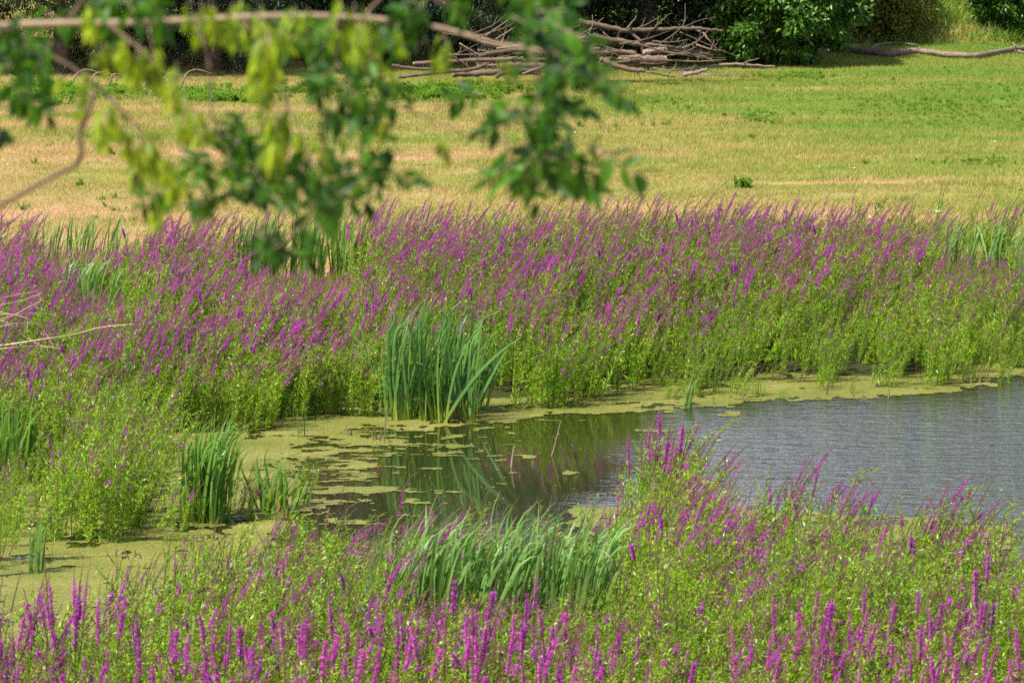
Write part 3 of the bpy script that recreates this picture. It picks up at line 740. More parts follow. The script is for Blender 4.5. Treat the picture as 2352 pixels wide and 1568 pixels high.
# bare dead branch reaching in over the far bank
root = thing("dead_branch", "bare straw coloured dead branch reaching over the loosestrife", "branch", at_depth(-60, 800, 51.0))
b0 = at_depth(-60, 800, 51.0)
for pts, r0, r1 in (([(-60, 800), (0, 794), (80, 782), (170, 768), (230, 752), (310, 744)], .014, .005), ([(-60, 815), (10, 800), (90, 795), (140, 800)], .009, .003),
                    ([(-60, 742), (20, 728), (60, 708), (100, 688)], .008, .003), ([(-60, 706), (0, 700), (50, 690), (98, 672)], .007, .003), ([(-60, 730), (10, 738), (60, 775), (110, 800)], .007, .003),
                    ([(-60, 680), (0, 684), (40, 676), (90, 668)], .006, .002), ([(-60, 765), (0, 750), (40, 742), (100, 740)], .006, .002), ([(60, 785), (62, 760), (64, 735)], .005, .002),
                    ([(-60, 720), (30, 722), (90, 718), (130, 725)], .005, .002), ([(-60, 690), (0, 716), (60, 730), (100, 760), (120, 790)], .005, .002)):
    P = smooth_path([at_depth(x, y, 51 + rng.uniform(-.4, .4)) for x, y in pts], 14) - b0
    g = Geo(); V, F = tube(P, np.linspace(r0, r1, 14), 5); g.add(V, F); obj("twig", g.mesh("twig", [M['drytwig']], True), root)
g = Geo(); V, F = tube(np.array([[0, 0, 0], [-.5, 0, -.3], [-1.2, .2, -1.0]]), [.02, .03, .05], 6); g.add(V, F); obj("limb", g.mesh("limb", [M['drytwig']], True), root)

# ------------------------------------------------------------------ logs and fallen trunks before the trees
def log(name, label, cat, pts, r0, r1, mat, depth=None, cut=False, branches=(), group=None, zs=None):
    """pts: picture points; each at the given depth (one value or one per point)."""
    dp = np.broadcast_to(depth, len(pts))
    P = np.array([at_depth(x, y, q) for (x, y), q in zip(pts, dp)]); base = P[0].copy()
    root = thing(name, label, cat, base, group)
    pp = smooth_path(P, max(10, 6 * len(P))) - base; n = len(pp)
    rr = np.linspace(r0, r1, n) * (1 + .10 * np.sin(np.arange(n) * 1.7 + r0 * 99) + rng.normal(0, .04, n))
    pp = pp + rng.normal(0, r0 * .10, pp.shape)
    g = Geo(); V, F = tube(pp, rr, 10); g.add(V, F); obj("trunk", g.mesh("trunk", [mat], True), root)
    if cut:
        for e, q in ((0, 1), (-1, -2)):
            dirn = unit(pp[e] - pp[q]); g = Geo(); V, F = tube(np.array([pp[e] - dirn * .01, pp[e] + dirn * .012]), [abs(rr[e]) * .96] * 2, 12); g.add(V, F)
            obj("sawn_end", g.mesh("sawn_end", [M['cut']]), root)
    for bpts, a, b in branches:
        q = smooth_path([at_depth(x, y, dp[-1] + rng.normal(0, .15)) for x, y in bpts], 12) - base
        g = Geo(); V, F = tube(q + rng.normal(0, .008, q.shape), np.linspace(a, b, 12), 6); g.add(V, F); obj("branch", g.mesh("branch", [mat], True), root)
    return root

log("fallen_log", "long pale fallen trunk lying along the foot of the grassy slope", "log",
    [(1920, 112), (1975, 116), (2035, 123), (2110, 117), (2190, 127), (2250, 127), (2310, 116), (2370, 110), (2440, 113)], .088, .055, M['bark_pale'], [float((at_z(1176, y + 6, .42) - [0, 0, CAM_H]) @ FWD) for y in (112, 116, 123, 117, 127, 127, 116, 110, 113)], False,
    [([(1990, 116), (2020, 103), (2060, 98), (2110, 104)], .04, .015), ([(2310, 116), (2345, 120), (2400, 135)], .05, .02), ([(2310, 116), (2330, 105), (2325, 98)], .025, .01), ([(1936, 118), (1932, 138)], .03, .02)])
log("fallen_log", "big bare branch resting high across the log heap", "log", [(1330, 50), (1390, 62), (1440, 70), (1500, 69), (1560, 66), (1610, 66), (1660, 72)], .075, .03, M['bark'], 100.5, False,
    [([(1590, 64), (1615, 75), (1630, 95), (1650, 117)], .035, .015), ([(1445, 70), (1470, 95), (1480, 130), (1490, 162)], .04, .02), ([(1500, 69), (1530, 40), (1545, 30)], .025, .008), ([(1440, 66), (1460, 40), (1462, 25)], .025, .008), ([(1560, 66), (1600, 50), (1640, 40)], .015, .005)])
log("fallen_log", "thin bleached branch lying flat on the grass beyond the heap", "log", [(1560, 165), (1620, 155), (1680, 148), (1730, 150), (1780, 154)], .045, .02, M['bark_pale'], 101, False, [([(1700, 148), (1725, 140), (1745, 133)], .02, .008), ([(1590, 160), (1610, 168)], .02, .01)])
log("fallen_log", "short grey branch piece lying nearest on the grass by the heap", "log", [(1570, 172), (1600, 166), (1625, 160)], .05, .04, M['bark_pale'], 99)
for k in range(5):
    x = 1500 + k * 50; stick("fallen_twig", "thin dead twig lying on the grass beside the log heap", "twig", [(x, 165 + k % 3 * 6), (x + 18, 162 + k % 2 * 8), (x + 44, 166)], 99.5, .012, .006, M['bark_pale'], group="dead twigs beside the log heap")
LOGS = [
    ("thick sawn log with pale cut face near the heap's open end", [(1425, 137), (1470, 136), (1530, 137)], .115, .12, M['bark'], True, 100.0),
    ("short pale log block lying on top of the thick sawn log", [(1478, 121), (1505, 117), (1528, 116)], .09, .10, M['bark_pale'], True, 100.1),
    ("long bent log at the foot of the heap before the sawn log", [(1378, 136), (1410, 150), (1450, 160), (1480, 162)], .08, .07, M['bark'], False, 98.9),
    ("reddish log slanting down from the heap to its open end", [(1350, 85), (1420, 95), (1490, 105), (1560, 112), (1640, 128)], .10, .05, M['bark'], False, 100.8),
    ("dark crooked branch leaning out beyond the sawn log", [(1500, 108), (1560, 118), (1610, 128), (1640, 143)], .07, .04, M['bark_dark'], False, 101.2),
    ("lowest long log of the heap with a rising tip", [(912, 178), (960, 172), (1020, 165), (1080, 160), (1118, 148)], .05, .06, M['bark'], False, 98.7),
    ("thick log under the middle of the heap", [(1040, 170), (1100, 168), (1160, 166), (1240, 165)], .10, .09, M['bark'], True, 99.2),
    ("long straight pole along the heap's middle", [(950, 146), (1030, 142), (1110, 138), (1200, 136)], .06, .07, M['bark'], True, 99.6),
    ("dark log wedged over the long straight pole", [(1100, 128), (1160, 118), (1230, 112), (1300, 108)], .07, .06, M['bark_dark'], False, 99.8),
    ("pale pole on the heap's crown", [(1140, 112), (1190, 106), (1240, 96), (1300, 92)], .045, .04, M['bark_pale'], False, 100.2),
    ("short thick log at the heap's front centre", [(1150, 152), (1200, 150), (1265, 150)], .09, .09, M['bark'], True, 99.1),
    ("short log lying just under the front centre log", [(1140, 176), (1170, 164), (1240, 160)], .07, .06, M['bark'], False, 98.8),
    ("weathered log running under the hanging leaf tip", [(1180, 140), (1260, 136), (1340, 134), (1400, 138)], .08, .07, M['bark'], False, 99.9),
    ("grey pole near the heap's top, lying level", [(1200, 120), (1290, 116), (1380, 112)], .055, .05, M['bark'], False, 100.3),
    ("dark pole at the heap's shaded end", [(900, 150), (960, 158), (1040, 160)], .045, .05, M['bark_dark'], False, 99.3),
    ("log in the heap's dark core", [(1260, 150), (1340, 150), (1420, 150)], .10, .09, M['bark_dark'], False, 100.2),
    ("thick log half hidden under the big bare branch", [(1330, 125), (1400, 120), (1460, 122)], .09, .08, M['bark'], False, 100.7),
    ("thin whitish branch sticking out over the heap's front", [(1200, 170), (1240, 155), (1270, 146)], .025, .015, M['bark_pale'], False, 98.6),
]
for lb, pts, r0, r1, m, cut, dp in LOGS:
    log("heap_log", lb, "log", pts, r0 * .78, r1 * .78, m, dp, cut)
for k in range(75):
    x, y = rng.uniform(1000, 1600), rng.uniform(70, 165); a = rng.normal(0, .45) if y < 120 else rng.normal(0, .15); l = rng.uniform(50, 170)
    log("brushwood_branch", "thin dead branch tangled over the log heap", "branch", [(x, y), (x + l * .5, y - l * .5 * math.sin(a) + 4), (x + l * math.cos(a), y - l * math.sin(a))], rng.uniform(.010, .028), .006, (M['bark_pale'], M['bark'], M['bark_dark'])[k % 3], 100.2 + rng.uniform(-.9, .9), False,
        [([(x + l * .5, y - l * .5 * math.sin(a) + 4), (x + l * .6, y - l * .5 * math.sin(a) - 18)], .01, .004)], "dead branches tangled over the log heap")
for k in range(7):
    x = 165 + k * 42
    log("brushwood_branch", "pale dead branch arching out of the weeds under the trees", "branch", [(x, 200), (x + 10, 172), (x + 34, 160 + k % 3 * 6), (x + 70, 170 + k % 2 * 14)], .025, .008, M['bark_pale'], 99.5 + rng.uniform(-.5, .5), group="dead branches in the weeds under the trees")
log("brushwood_branch", "long bare stick leaning in the bush on the slope", "branch", [(2405, 60), (2385, 35), (2362, 0), (2350, -30)] if False else [(2027, 52), (2005, 25), (1985, -20)], .03, .018, M['bark_pale'], 113)

# ------------------------------------------------------------------ trees and bushes
def crown_geo(r, rx, ry, z0, z1, nclump, per, ll, lw, droop, clump_r, mat_i=0):
    g = Geo(); zc, rz = (z0 + z1) / 2, (z1 - z0) / 2
    u = unit(r.normal(0, 1, (nclump, 3))); u[:, 2] = np.abs(u[:, 2]) * np.sign(r.random(nclump) - .45)
    rad = (0.55 + 0.5 * r.random(nclump) ** .6)[:, None]
    bump_ = (0.75 + 0.55 * fbm(u[:, 0] * 2.5 + 9, u[:, 1] * 2.5 + u[:, 2] * 2.1, 3))[:, None]
    C = u * rad * bump_ * np.array([rx, ry, rz]) + [0, 0, zc]
    C[:, 2] = np.maximum(C[:, 2], z0 + 0.1 + r.random(nclump) * .3)
    out = unit(C - [0, 0, zc])
    n = nclump * per
    ci = np.repeat(np.arange(nclump), per)
    cr = (clump_r * r.uniform(.55, 1.35, nclump))[ci][:, None]
    off = unit(r.normal(0, 1, (n, 3))) * r.random((n, 1)) ** .45 * cr * np.array([1, 1, .6])
    P = C[ci] + off
    P[:, 2] = np.maximum(P[:, 2], z0 + .02)
    D2 = unit(unit(off) * .8 + out[ci] * .35 + r.normal(0, .5, (n, 3)) + [0, 0, -droop])
    N = unit(unit(off) * .4 + [0, 0, 0.8] + r.normal(0, .55, (n, 3)))
    l = ll * r.uniform(.6, 1.3, n)
    V, F = leaves(P, D2, N, l, l * lw, .15, .45); g.add(V, F, mat_i)
    return g, C

def make_tree(name, label, cat, loc, rx, ry, z0, z1, mat, nclump, per, ll, lw, droop, clump_r, trunk_r, seed, group=None):
    r = np.random.default_rng(seed)
    root = thing(name, label, cat, loc, group)
    g, C = crown_geo(r, rx, ry, z0, z1, nclump, per, ll, lw, droop, clump_r)
    obj("crown", g.mesh("crown", [mat]), root)
    g = Geo(); h = (z0 + z1) * .62
    T = smooth_path([[0, 0, -.3], [r.normal(0, .1), r.normal(0, .1), h * .4], [r.normal(0, .2), r.normal(0, .2), h]], 12)
    V, F = tube(T, np.linspace(trunk_r, trunk_r * .35, 12), 8); g.add(V, F)
    for c in C[r.choice(len(C), min(14, len(C)), False)]:
        s = T[r.integers(2, 10)]; m = (s + c) / 2 + [0, 0, -.15]
        V, F = tube(smooth_path([s, m, c], 8), np.linspace(trunk_r * .4, trunk_r * .08, 8), 5); g.add(V, F)
    obj("trunk", g.mesh("trunk", [M['bark_dark']], True), root)
    return root

def copy_tree(src, loc, rz, s, label, group=None):
    r = src.copy(); COL.objects.link(r); r.location = loc; r.rotation_euler = (0, 0, rz); r.scale = s; r["label"] = label
    if group: r["group"] = group
    for ch in src.children:
        c = ch.copy(); COL.objects.link(c); c.parent = r
    return r

def gp(x, y):   # ground point under a picture position on the meadow
    p = at_z(x, y, 0.4); p[2] = float(ground_z(p[0], p[1])); return p
def gw(x, y): return np.array([x, y, float(ground_z(x, y))])

tw = make_tree("willow_tree", "silvery leaved willow hanging low behind the log heap", "tree", gw(-.6, 105.5), 3.1, 2.5, .0, 11.0, M['willow'], 900, 85, .15, .20, .55, .42, .26, 41)
copy_tree(tw, gw(-7.2, 105.0), 2.1, (1.0, 1.0, 1.0), "dark silvery willow standing behind the hanging branch's seed clusters")
copy_tree(tw, gw(-3.9, 106.4), 4.0, (1.05, 1.05, 1.1), "dark willow between the two silvery willows")
to = make_tree("willow_tree", "olive green willow at the tree line's left end", "tree", gw(-10.8, 104.2), 2.9, 2.3, .0, 9.5, M['willow_olive'], 760, 85, .13, .2, .6, .4, .22, 42)
copy_tree(to, gw(-14.0, 104.5), 1.0, (1.1, 1.1, 1.1), "olive green willow outermost in the tree line")
td = make_tree("dark_tree", "dark bluish tree filling the gap behind the big bare branch", "tree", gw(3.3, 106.2), 2.3, 2.2, .1, 11.0, M['darktree'], 900, 85, .14, .3, .2, .42, .28, 43)
copy_tree(td, gw(1.4, 108.0), 2.4, (1.1, 1.1, 1.1), "dark tree behind the silvery willow and the log heap")
copy_tree(td, gw(-9.0, 108.8), 3.3, (1.2, 1.2, 1.1), "dark tree in the second row behind the olive willow")
copy_tree(td, gw(-5.4, 109.2), .6, (1.2, 1.2, 1.15), "dark tree in the second row behind the dark willow")
copy_tree(td, gw(-1.8, 109.8), 5.0, (1.25, 1.25, 1.1), "dark tree in the second row behind the silvery willow")
copy_tree(td, gw(5.0, 110.5), 1.7, (1.0, 1.1, .95), "dark tree behind the glossy green bush")
tb = make_tree("elder_bush", "dense glossy green bush between the log heap and the fallen trunk", "bush", gw(6.5, 105.8), 1.75, 1.5, .0, 3.6, M['bush'], 330, 95, .15, .45, .15, .30, .12, 44)
copy_tree(tb, gw(8.7, 114.0), 2.0, (.95, .95, .9), "rounded green bush behind the thick end of the fallen trunk")
ts = make_tree("bramble_bush", "olive bramble bush on the slope behind the fallen trunk", "bush", gw(9.7, 112.8), .9, .85, -.1, 1.6, M['scrub'], 240, 80, .11, .5, .1, .3, .08, 45)
tk = make_tree("dark_bush", "dark green bush at the slope's end over the fallen trunk", "bush", gw(12.9, 113.0), .95, .9, -.1, 3.0, M['bush'], 240, 90, .13, .45, .1, .32, .1, 46)
copy_tree(ts, gw(11.6, 119.5), 2.2, (1.5, 1.3, .9), "wide bramble thicket high on the grassy slope")
copy_tree(ts, gw(14.5, 115.0), .7, (1.4, 1.2, 1.1), "bramble bush outermost on the grassy slope")
copy_tree(ts, gw(8.0, 114.0), 3.2, (1.5, 1.2, 1.2), "bramble bush between the green bush and the slope")

for q, (x, y, src) in enumerate([(-17, 105, td), (-20, 106.5, tw), (-23.5, 105, to), (-15.5, 109, td), (14.5, 121, td), (17, 118, tb), (18.5, 121, tw), (22, 119, td), (9.5, 124, td), (11.8, 125, tw)]):
    copy_tree(src, gw(x, y), q * 1.3, (1.1, 1.1, 1.0), "tree farther along where the tree line leaves the picture", "trees where the tree line leaves the picture")

# ------------------------------------------------------------------ meadow grass, weeds, feathers
def tuft_geo(r, n, rad, h, wd, lean=.5):
    a = r.uniform(0, 6.283, n); q = rad * np.sqrt(r.random(n)); P = np.stack([q * np.cos(a), q * np.sin(a), np.full(n, -.01)], 1)
    D2 = unit(np.stack([r.normal(.15, lean, n), r.normal(0, lean, n), np.ones(n)], 1)); l = h * r.uniform(.5, 1.3, n)
    return leaves(P, D2, np.stack([r.normal(0, 1, n), r.normal(0, 1, n), np.full(n, .3)], 1), l, wd, .1, .3)
GR = bpy.data.collections.new("grass_kinds")
for k in range(4):
    g = Geo(); r = np.random.default_rng(60 + k); V, F = tuft_geo(r, 150, .36, (.04, .055, .07, .11)[k], .008); g.add(V, F)
    GR.objects.link(bpy.data.objects.new("grass_kind_%d" % k, g.mesh("grass", [M['grass']])))
n = 33000
gx_, gy_ = rng.uniform(-22, 22, n), rng.uniform(62.5, 124, n)
ok = (np.abs(gx_) < gy_ * .128 + 6) & (gy_ > far_y(gx_) + 4)
gx_, gy_ = gx_[ok], gy_[ok]; m = len(gx_)
lush = fbm(gx_ * .25, gy_ * .35, 3)
va = np.where(lush > .6, 3, rng.integers(0, 3, m)); va = np.where((gy_ > 112) & (gx_ > 8), 3, va)
s = rng.uniform(.7, 1.3, m) * np.where((gy_ > 112.5) & (gx_ > 8), 2.2, 1.0)
scatter("meadow_grass", np.stack([gx_, gy_, ground_z(gx_, gy_)], 1), va, np.stack([0 * s, 0 * s, rng.uniform(0, 6.28, m)], 1), np.stack([s, s, s * rng.uniform(.7, 1.3, m)], 1), GR, "short dry and green grass of the meadow", "grass")
# fresh weeds: bright ground cover under the trees and in the greenest part of the meadow
WD = bpy.data.collections.new("weed_kinds"); WDM = []
for k in range(3):
    r = np.random.default_rng(80 + k); g = Geo()
    for q in range(6):
        b = np.array([r.normal(0, .08), r.normal(0, .08), 0]); h = r.uniform(.12, .26); P = smooth_path([b, b + [r.normal(0, .03), r.normal(0, .03), h]], 5) if False else b + np.linspace(0, 1, 6)[:, None] * np.array([r.normal(.02, .05), r.normal(0, .05), h])
        V, F = tube(P, .003, 3, False); g.add(V, F, 0); mm = 22; tl = r.random(mm); c = lerp_path(P, tl); a = r.uniform(0, 6.28, mm)
        V, F = leaves(c, np.stack([np.cos(a), np.sin(a), r.uniform(.0, .9, mm)], 1), np.stack([0 * a, 0 * a, 1 + 0 * a], 1) + r.normal(0, .3, (mm, 3)), r.uniform(.05, .1, mm), .028); g.add(V, F, 0)
    me = g.mesh("weed", [M['nettle']]); WDM.append(me); WD.objects.link(bpy.data.objects.new("weed_kind_%d" % k, me))
pts = []
def patch(cx, cy, sx, sy, n, hs=1.0):
    for q in range(n):
        x, y = cx + rng.normal(0, sx), cy + rng.normal(0, sy)
        if y > 196 + 0 * x and x < 900 or True:
            p = gp(x, y); pts.append((p, hs * rng.uniform(.6, 1.2)))
patch(1010, 215, 75, 9, 170, .75); patch(500, 226, 70, 8, 120, .75); patch(1060, 205, 90, 4, 60, .6); patch(60, 225, 70, 14, 110, 1.0); patch(250, 215, 90, 10, 90, .75)
patch(700, 205, 100, 7, 90, .6); patch(1830, 180, 40, 5, 60, .45); patch(2120, 240, 90, 12, 130, .3); patch(1750, 268, 50, 7, 60, .35); patch(2240, 250, 150, 30, 200, .28); patch(1480, 230, 50, 9, 40, .4); patch(2250, 378, 50, 4, 50, .28); patch(1900, 300, 250, 40, 200, .2); patch(1600, 240, 200, 30, 120, .2); patch(2100, 200, 200, 25, 150, .22)
for q in range(60): p = gw(rng.uniform(8, 14.5), rng.uniform(113.5, 121)); pts.append((p, rng.uniform(.8, 1.7)))
m = len(pts); s = np.array([q[1] for q in pts])
scatter("undergrowth", np.array([q[0] for q in pts]), rng.integers(0, 3, m), np.stack([0 * s, 0 * s, rng.uniform(0, 6.28, m)], 1), np.stack([s * 1.2, s * 1.2, s], 1), WD, "bright green nettles and weeds in patches before the trees", "undergrowth")

p = gp(1703, 425)
root = thing("dock_plant", "single leafy green weed standing alone on the dry turf", "weed", p)
for k in range(5):
    o = obj("stem", WDM[k % 3], root); o.location = (rng.normal(0, .06), rng.normal(0, .06), 0); o.rotation_euler = (rng.normal(0, .2), rng.normal(0, .2), k * 1.3); o.scale = (.85, .85, .8)
spots = [(1470, 285), (1500, 288), (1530, 286), (1290, 300), (1255, 245), (1460, 240), (2072, 455), (860, 300), (440, 478), (270, 480), (240, 470), (215, 500), (300, 505), (80, 382), (120, 347), (205, 322), (255, 362), (145, 315), (230, 455), (265, 452), (190, 425), (60, 480), (1330, 290), (1375, 292), (1410, 290), (880, 470), (1290, 478), (1660, 478), (2100, 520), (1980, 380), (2015, 470), (2330, 300), (1900, 200), (2180, 170), (2050, 190), (1990, 325), (1690, 322), (1730, 324), (1780, 322), (950, 232), (930, 252), (1140, 228), (1190, 285)]
for k, (x, y) in enumerate(spots):
    p = gp(x, y); o = obj("meadow_weed", WDM[k % 3]); o.location = p; o.rotation_euler = (0, 0, k * 1.1); s = rng.uniform(.35, .75); o.scale = (s, s, s * .8)
    tag(o, "small green weed tuft dotted over the dry meadow turf", "weed", "small weeds dotted over the meadow")
g = Geo(); V, F = leaves(np.array([[0, 0, .012], [0.01, .01, .012], [-.03, .0, .015]]), np.array([[1, .1, .25], [-.6, .6, .5], [.3, -.8, .6]]), np.array([[0, -.4, 1.0]] * 3), np.array([.11, .08, .07]), np.array([.04, .03, .03])); g.add(V, F); fe = g.mesh("feather", [M['white']])
for x, y in [(1160, 248), (1003, 286), (972, 430), (680, 320), (720, 292), (718, 288), (370, 308), (560, 275), (1390, 301), (1320, 303), (1265, 308), (1990, 282), (1865, 290), (2365 - 30, 395), (2370 - 100, 350), (2390 - 60, 540), (2034, 492), (1995, 493), (2124, 528), (2200, 560), (2310, 480), (2340, 372), (1930, 410), (1960, 390), (2280, 330), (1785, 202), (910, 500), (60, 305), (2150, 480), (1880, 385)]:
    p = gp(x, y); o = obj("feather", fe); o.location = p; o.rotation_euler = (0, 0, rng.uniform(0, 6.28)); o.scale = [rng.uniform(.45, 1.0)] * 3
    tag(o, "small white feather lying on the meadow turf", "feather", "white feathers scattered on the meadow")
for x, y, l in [(2120, 333, 24), (2075, 333, 16), (2085, 396, 12), (2305, 380, 14), (2348, 358, 24), (2300, 328, 12), (2020, 362, 10), (2400 - 60, 436, 10)]:
    stick("fallen_twig", "small dark twig lying on the open meadow", "twig", [(x, y + 1), (x + l * .5, y - 1), (x + l, y)], depth_of(y) * .955, .016, .008, M['bark_dark'], group="dark twigs on the open meadow")

# ------------------------------------------------------------------ hanging branch close to the camera
BD = 12.0
trunk_x = -2.15
tr_base = np.array([trunk_x, 12.4, float(ground_z(trunk_x, 12.4))])
root = thing("box_elder_tree", "ash-leaved maple branch with yellow green winged seeds hanging into view", "tree", tr_base)
def limb(name, P, r0, r1, sides=8, nn=20):
    q = smooth_path(P, nn) - tr_base; g = Geo(); V, F = tube(q, np.linspace(r0, r1, nn), sides); g.add(V, F); return obj(name, g.mesh(name, [M['twig' if name != 'twig' else 'twig_dark']], True), root)
limb("trunk", [tr_base - [0, 0, .3], tr_base + [.05, 0, 2], tr_base + [-.05, .1, 4.2], tr_base + [.1, .1, 6.5]], .16, .07, 10)
D3 = lambda pts, dz=0.0: [at_depth(x, y, BD + dz) for x, y in pts]
limb("branch", [tr_base + [0, 0, 2.6]] + D3([(-250, 85), (0, 60), (150, 54), (300, 52), (450, 46), (560, 40), (700, 36), (834, 42), (934, 52), (1017, 66), (1084, 84), (1137, 101), (1215, 112), (1290, 128)]), .0105, .0045, 8, 60)
for pts, a, b, dz in (([(250, 55), (285, 85), (330, 120), (382, 162)], .010, .004, -.1), ([(-30, 70), (67, 93), (120, 130), (173, 160), (247, 220), (300, 275), (330, 300)], .012, .004, .15), ([(215, 205), (203, 260), (182, 307), (188, 353), (167, 383), (117, 407), (10, 467), (-60, 500)], .012, .011, -.1),
                      ([(880, 215), (927, 247), (1017, 287), (1104, 320), (1180, 330)], .005, .004, .3), ([(560, 40), (600, 110), (640, 190), (660, 260), (650, 330)], .007, .003, 0), ([(700, 36), (760, 120), (810, 210), (830, 300), (820, 420)], .007, .003, .2), ([(1215, 112), (1240, 200), (1220, 300), (1225, 420)], .006, .003, -.2), ([(1190, 108), (1230, 60), (1260, 0), (1270, -40)], .006, .004, .1),
                      ([(450, 46), (480, 150), (490, 280), (540, 380), (580, 470)], .007, .003, -.3), ([(300, 275), (350, 350), (385, 440)], .004, .003, .1), ([(834, 42), (880, -10), (930, -50)], .007, .005, .1), ([(150, 54), (190, 0), (230, -50)], .008, .005, 0), ([(640, 190), (700, 330), (720, 440), (690, 520), (620, 580)], .005, .003, .1)):
    limb("twig", D3(pts, dz), a * .68, b * .7, 6, 18)
for P in ([tr_base + [0, 0, 4.5], tr_base + [-.8, .6, 5.6], tr_base + [-1.6, 1.0, 6.4]], [tr_base + [0, 0, 5.2], tr_base + [-.1, -.9, 6.2], tr_base + [-.3, -1.7, 7.0]], [tr_base + [0, 0, 3.6], tr_base + [-.9, -.3, 4.4], tr_base + [-1.9, -.5, 4.8]]):
    limb("branch", P, .05, .012)

def leaflet_strip(base, d, n, L, W, g, r, m=0):
    """A pointed leaf of two by three faces, folded along its midrib."""
    d = unit(d); s = unit(np.cross(d, n)); n = np.cross(s, d); tt = np.array([0, .28, .6, 1.0]); wv = np.array([.08, .95, .8, .03]) * W / 2
    c = base + d * (tt * L)[:, None] - n * (L * .22 * tt**2)[:, None]
    V = np.stack([c - s * wv[:, None] + n * (wv * .35)[:, None], c, c + s * wv[:, None] + n * (wv * .35)[:, None]], 1).reshape(-1, 3)
    F = [[i * 3 + j, i * 3 + j + 1, i * 3 + j + 4, i * 3 + j + 3] for i in range(3) for j in (0, 1)]
    g.add(V, F, m)

def spray_mesh(seed):
    r = np.random.default_rng(seed); g = Geo(); ax = unit([r.normal(.1, .8), r.normal(0, .7), -0.6])
    L = r.uniform(.08, .13); P = np.linspace(0, 1, 6)[:, None] * ax * L
    V, F = tube(P, .0018, 4); g.add(V, F, 1)
    for t_ in (.35, .65, .98):
        for sgn in ((-1, 1) if t_ < .9 else (-1, 0, 1)):
            sd = unit(np.cross(ax, [r.normal(0, .2), 1, r.normal(0, .3)])) * sgn
            leaflet_strip(ax * L * t_, sd + ax * r.uniform(.5, 1.0) + r.normal(0, .18, 3), np.array([r.normal(0, .45), -.3 + r.normal(0, .5), .9]), r.uniform(.06, .095), r.uniform(.028, .044), g, r)
    return g.mesh("leaf_spray", [M['ash'], M['twig']], True)
def key_mesh(seed):
    r = np.random.default_rng(seed); g = Geo(); L = r.uniform(.10, .14)
    P = np.linspace(0, 1, 6)[:, None] * np.array([r.normal(0, .01), 0, -L]); V, F = tube(P, .0013, 4); g.add(V, F, 1)
    for q in range(20):
        t_ = r.random() ** .7; a = r.uniform(0, 6.283)
        dd = np.array([math.cos(a) * .5, math.sin(a) * .5, -1.0]) + r.normal(0, .15, 3); b = np.array([math.cos(a), math.sin(a), 0]) * .012 + [0, 0, -L * t_ * .82]
        leaflet_strip(b, dd, np.array([math.cos(a), math.sin(a), .3]), r.uniform(.038, .055), r.uniform(.012, .017), g, r)
    return g.mesh("seed_cluster", [M['key'], M['twig']], True)
SP, KY = [spray_mesh(200 + k) for k in range(9)], [key_mesh(300 + k) for k in range(6)]
def hang(name, me, x, y, dz, rz, s):
    o = obj(name, me, root); o.location = Vector(at_depth(x, y, BD + dz) - tr_base); o.rotation_euler = (rng.normal(0, .2), rng.normal(0, .2), rz); o.scale = (s, s, s); return o
KEYS = [(180, 12, 95), (205, 20, 80), (470, 10, 90), (445, 25, 70), (540, 5, 90), (525, 30, 80), (590, 50, 70), (608, 60, 140), (625, 80, 130), (650, 55, 80), (700, 20, 80), (690, 30, 60), (785, -5, 120), (800, 20, 120), (228, 105, 60), (250, 108, 60), (282, 95, 70), (318, 95, 110), (335, 110, 110), (395, 178, 80), (385, 185, 70), (140, 165, 50), (190, 190, 70), (250, 230, 105), (268, 260, 90), (315, 285, 120), (335, 300, 115), (425, 225, 100), (437, 245, 80), (388, 345, 100), (400, 360, 100), (368, 430, 90), (640, 240, 140), (650, 270, 120), (690, 300, 70), (705, 320, 60), (600, 150, 70), (855, 50, 90), (1020, 80, 95), (1032, 90, 80), (1010, 300, 78), (1144, 130, 60), (817, 50, 90), (917, 60, 60), (887, 258, 70), (830, 90, 90), (600, 10, 80), (560, 30, 80), (745, 330, 80), (585, 200, 60), (612, 170, 60), (905, 150, 70)]
KEYS += [(x + rng.normal(0, 16), y + rng.normal(0, 16), l * .9) for x, y, l in KEYS if x < 860]
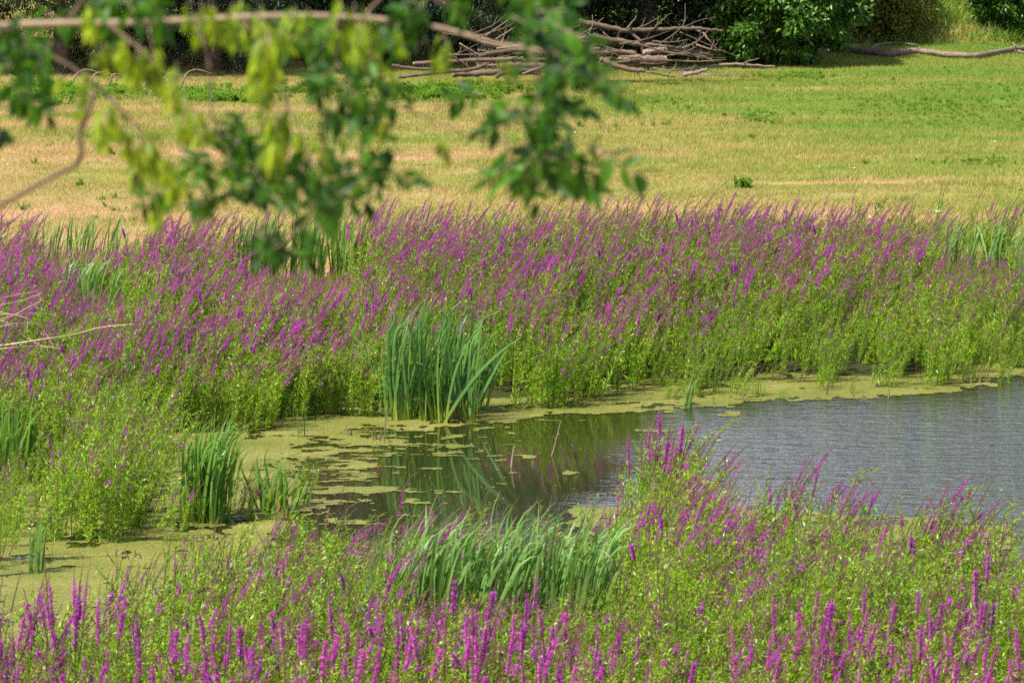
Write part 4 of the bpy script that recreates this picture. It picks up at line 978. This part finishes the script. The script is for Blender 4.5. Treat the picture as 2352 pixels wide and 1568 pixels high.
for x, y, l in KEYS: hang("seed_cluster", KY[rng.integers(6)], x + rng.normal(0, 4), y, rng.uniform(-.7, .1), rng.uniform(0, 6.28), l / 98.0)
LV = [(30, 50), (15, 110), (45, 150), (20, 200), (85, 170), (130, 100), (70, 225), (100, 75), (245, 0), (290, -10), (330, 10), (270, 20), (10, 270), (60, 130), (35, 175), (700, 90), (745, 110), (735, 160), (765, 240), (720, 340), (530, 290), (510, 330), (555, 330), (480, 320), (530, 430), (565, 400), (500, 380), (545, 360), (700, 390), (735, 420), (765, 460), (670, 400), (640, 420), (690, 450), (720, 470), (600, 540), (640, 560), (650, 400), (600, 440), (370, 440), (470, 470), (800, 220), (835, 170), (860, 120), (885, 75), (930, 30), (965, 10), (1000, 0), (840, 270), (800, 320), (835, 370), (860, 410), (810, 395), (780, 250), (770, 190), (870, 200), (900, 180), (790, 140), (760, 60), (1255, -20), (1245, 30), (1265, 80), (1300, 75), (1215, 40), (1290, 115), (1330, 150), (1345, 190), (1240, 190), (1260, 125), (1180, 245), (1105, 245), (1205, 280), (1265, 300), (1225, 340), (1195, 370), (1295, 390), (1165, 400), (1225, 400), (1320, 220), (1230, 150), (1285, 60), (1250, 100), (1200, 250), (1240, 260), (1180, 330), (1250, 380), (1290, 170), (1345, 120), (1260, 10), (1310, 110), (1150, 20), (950, 60), (680, 60), (580, 310), (620, 360), (495, 440), (1000, 40), (1330, 360), (1350, 370)]
for x, y in LV:
    for q in range(2 + (q_more := int(rng.random() < .3))): hang("leaf_spray", SP[rng.integers(9)], x + rng.normal(0, 20), y - 15 + rng.normal(0, 18), rng.uniform(-.6, .6), rng.uniform(0, 6.28), rng.uniform(.66, .98))
for q in range(60):      # the rest of the crown, above and beside the view
    c = tr_base + np.array([rng.normal(-.7, .8), rng.normal(0, .9), rng.uniform(4.3, 7.2)])
    o = obj("leaf_spray", SP[q % 9], root); o.location = Vector(c - tr_base); o.rotation_euler = (rng.normal(0, .3), rng.normal(0, .3), q); o.scale = (1.5, 1.5, 1.5)
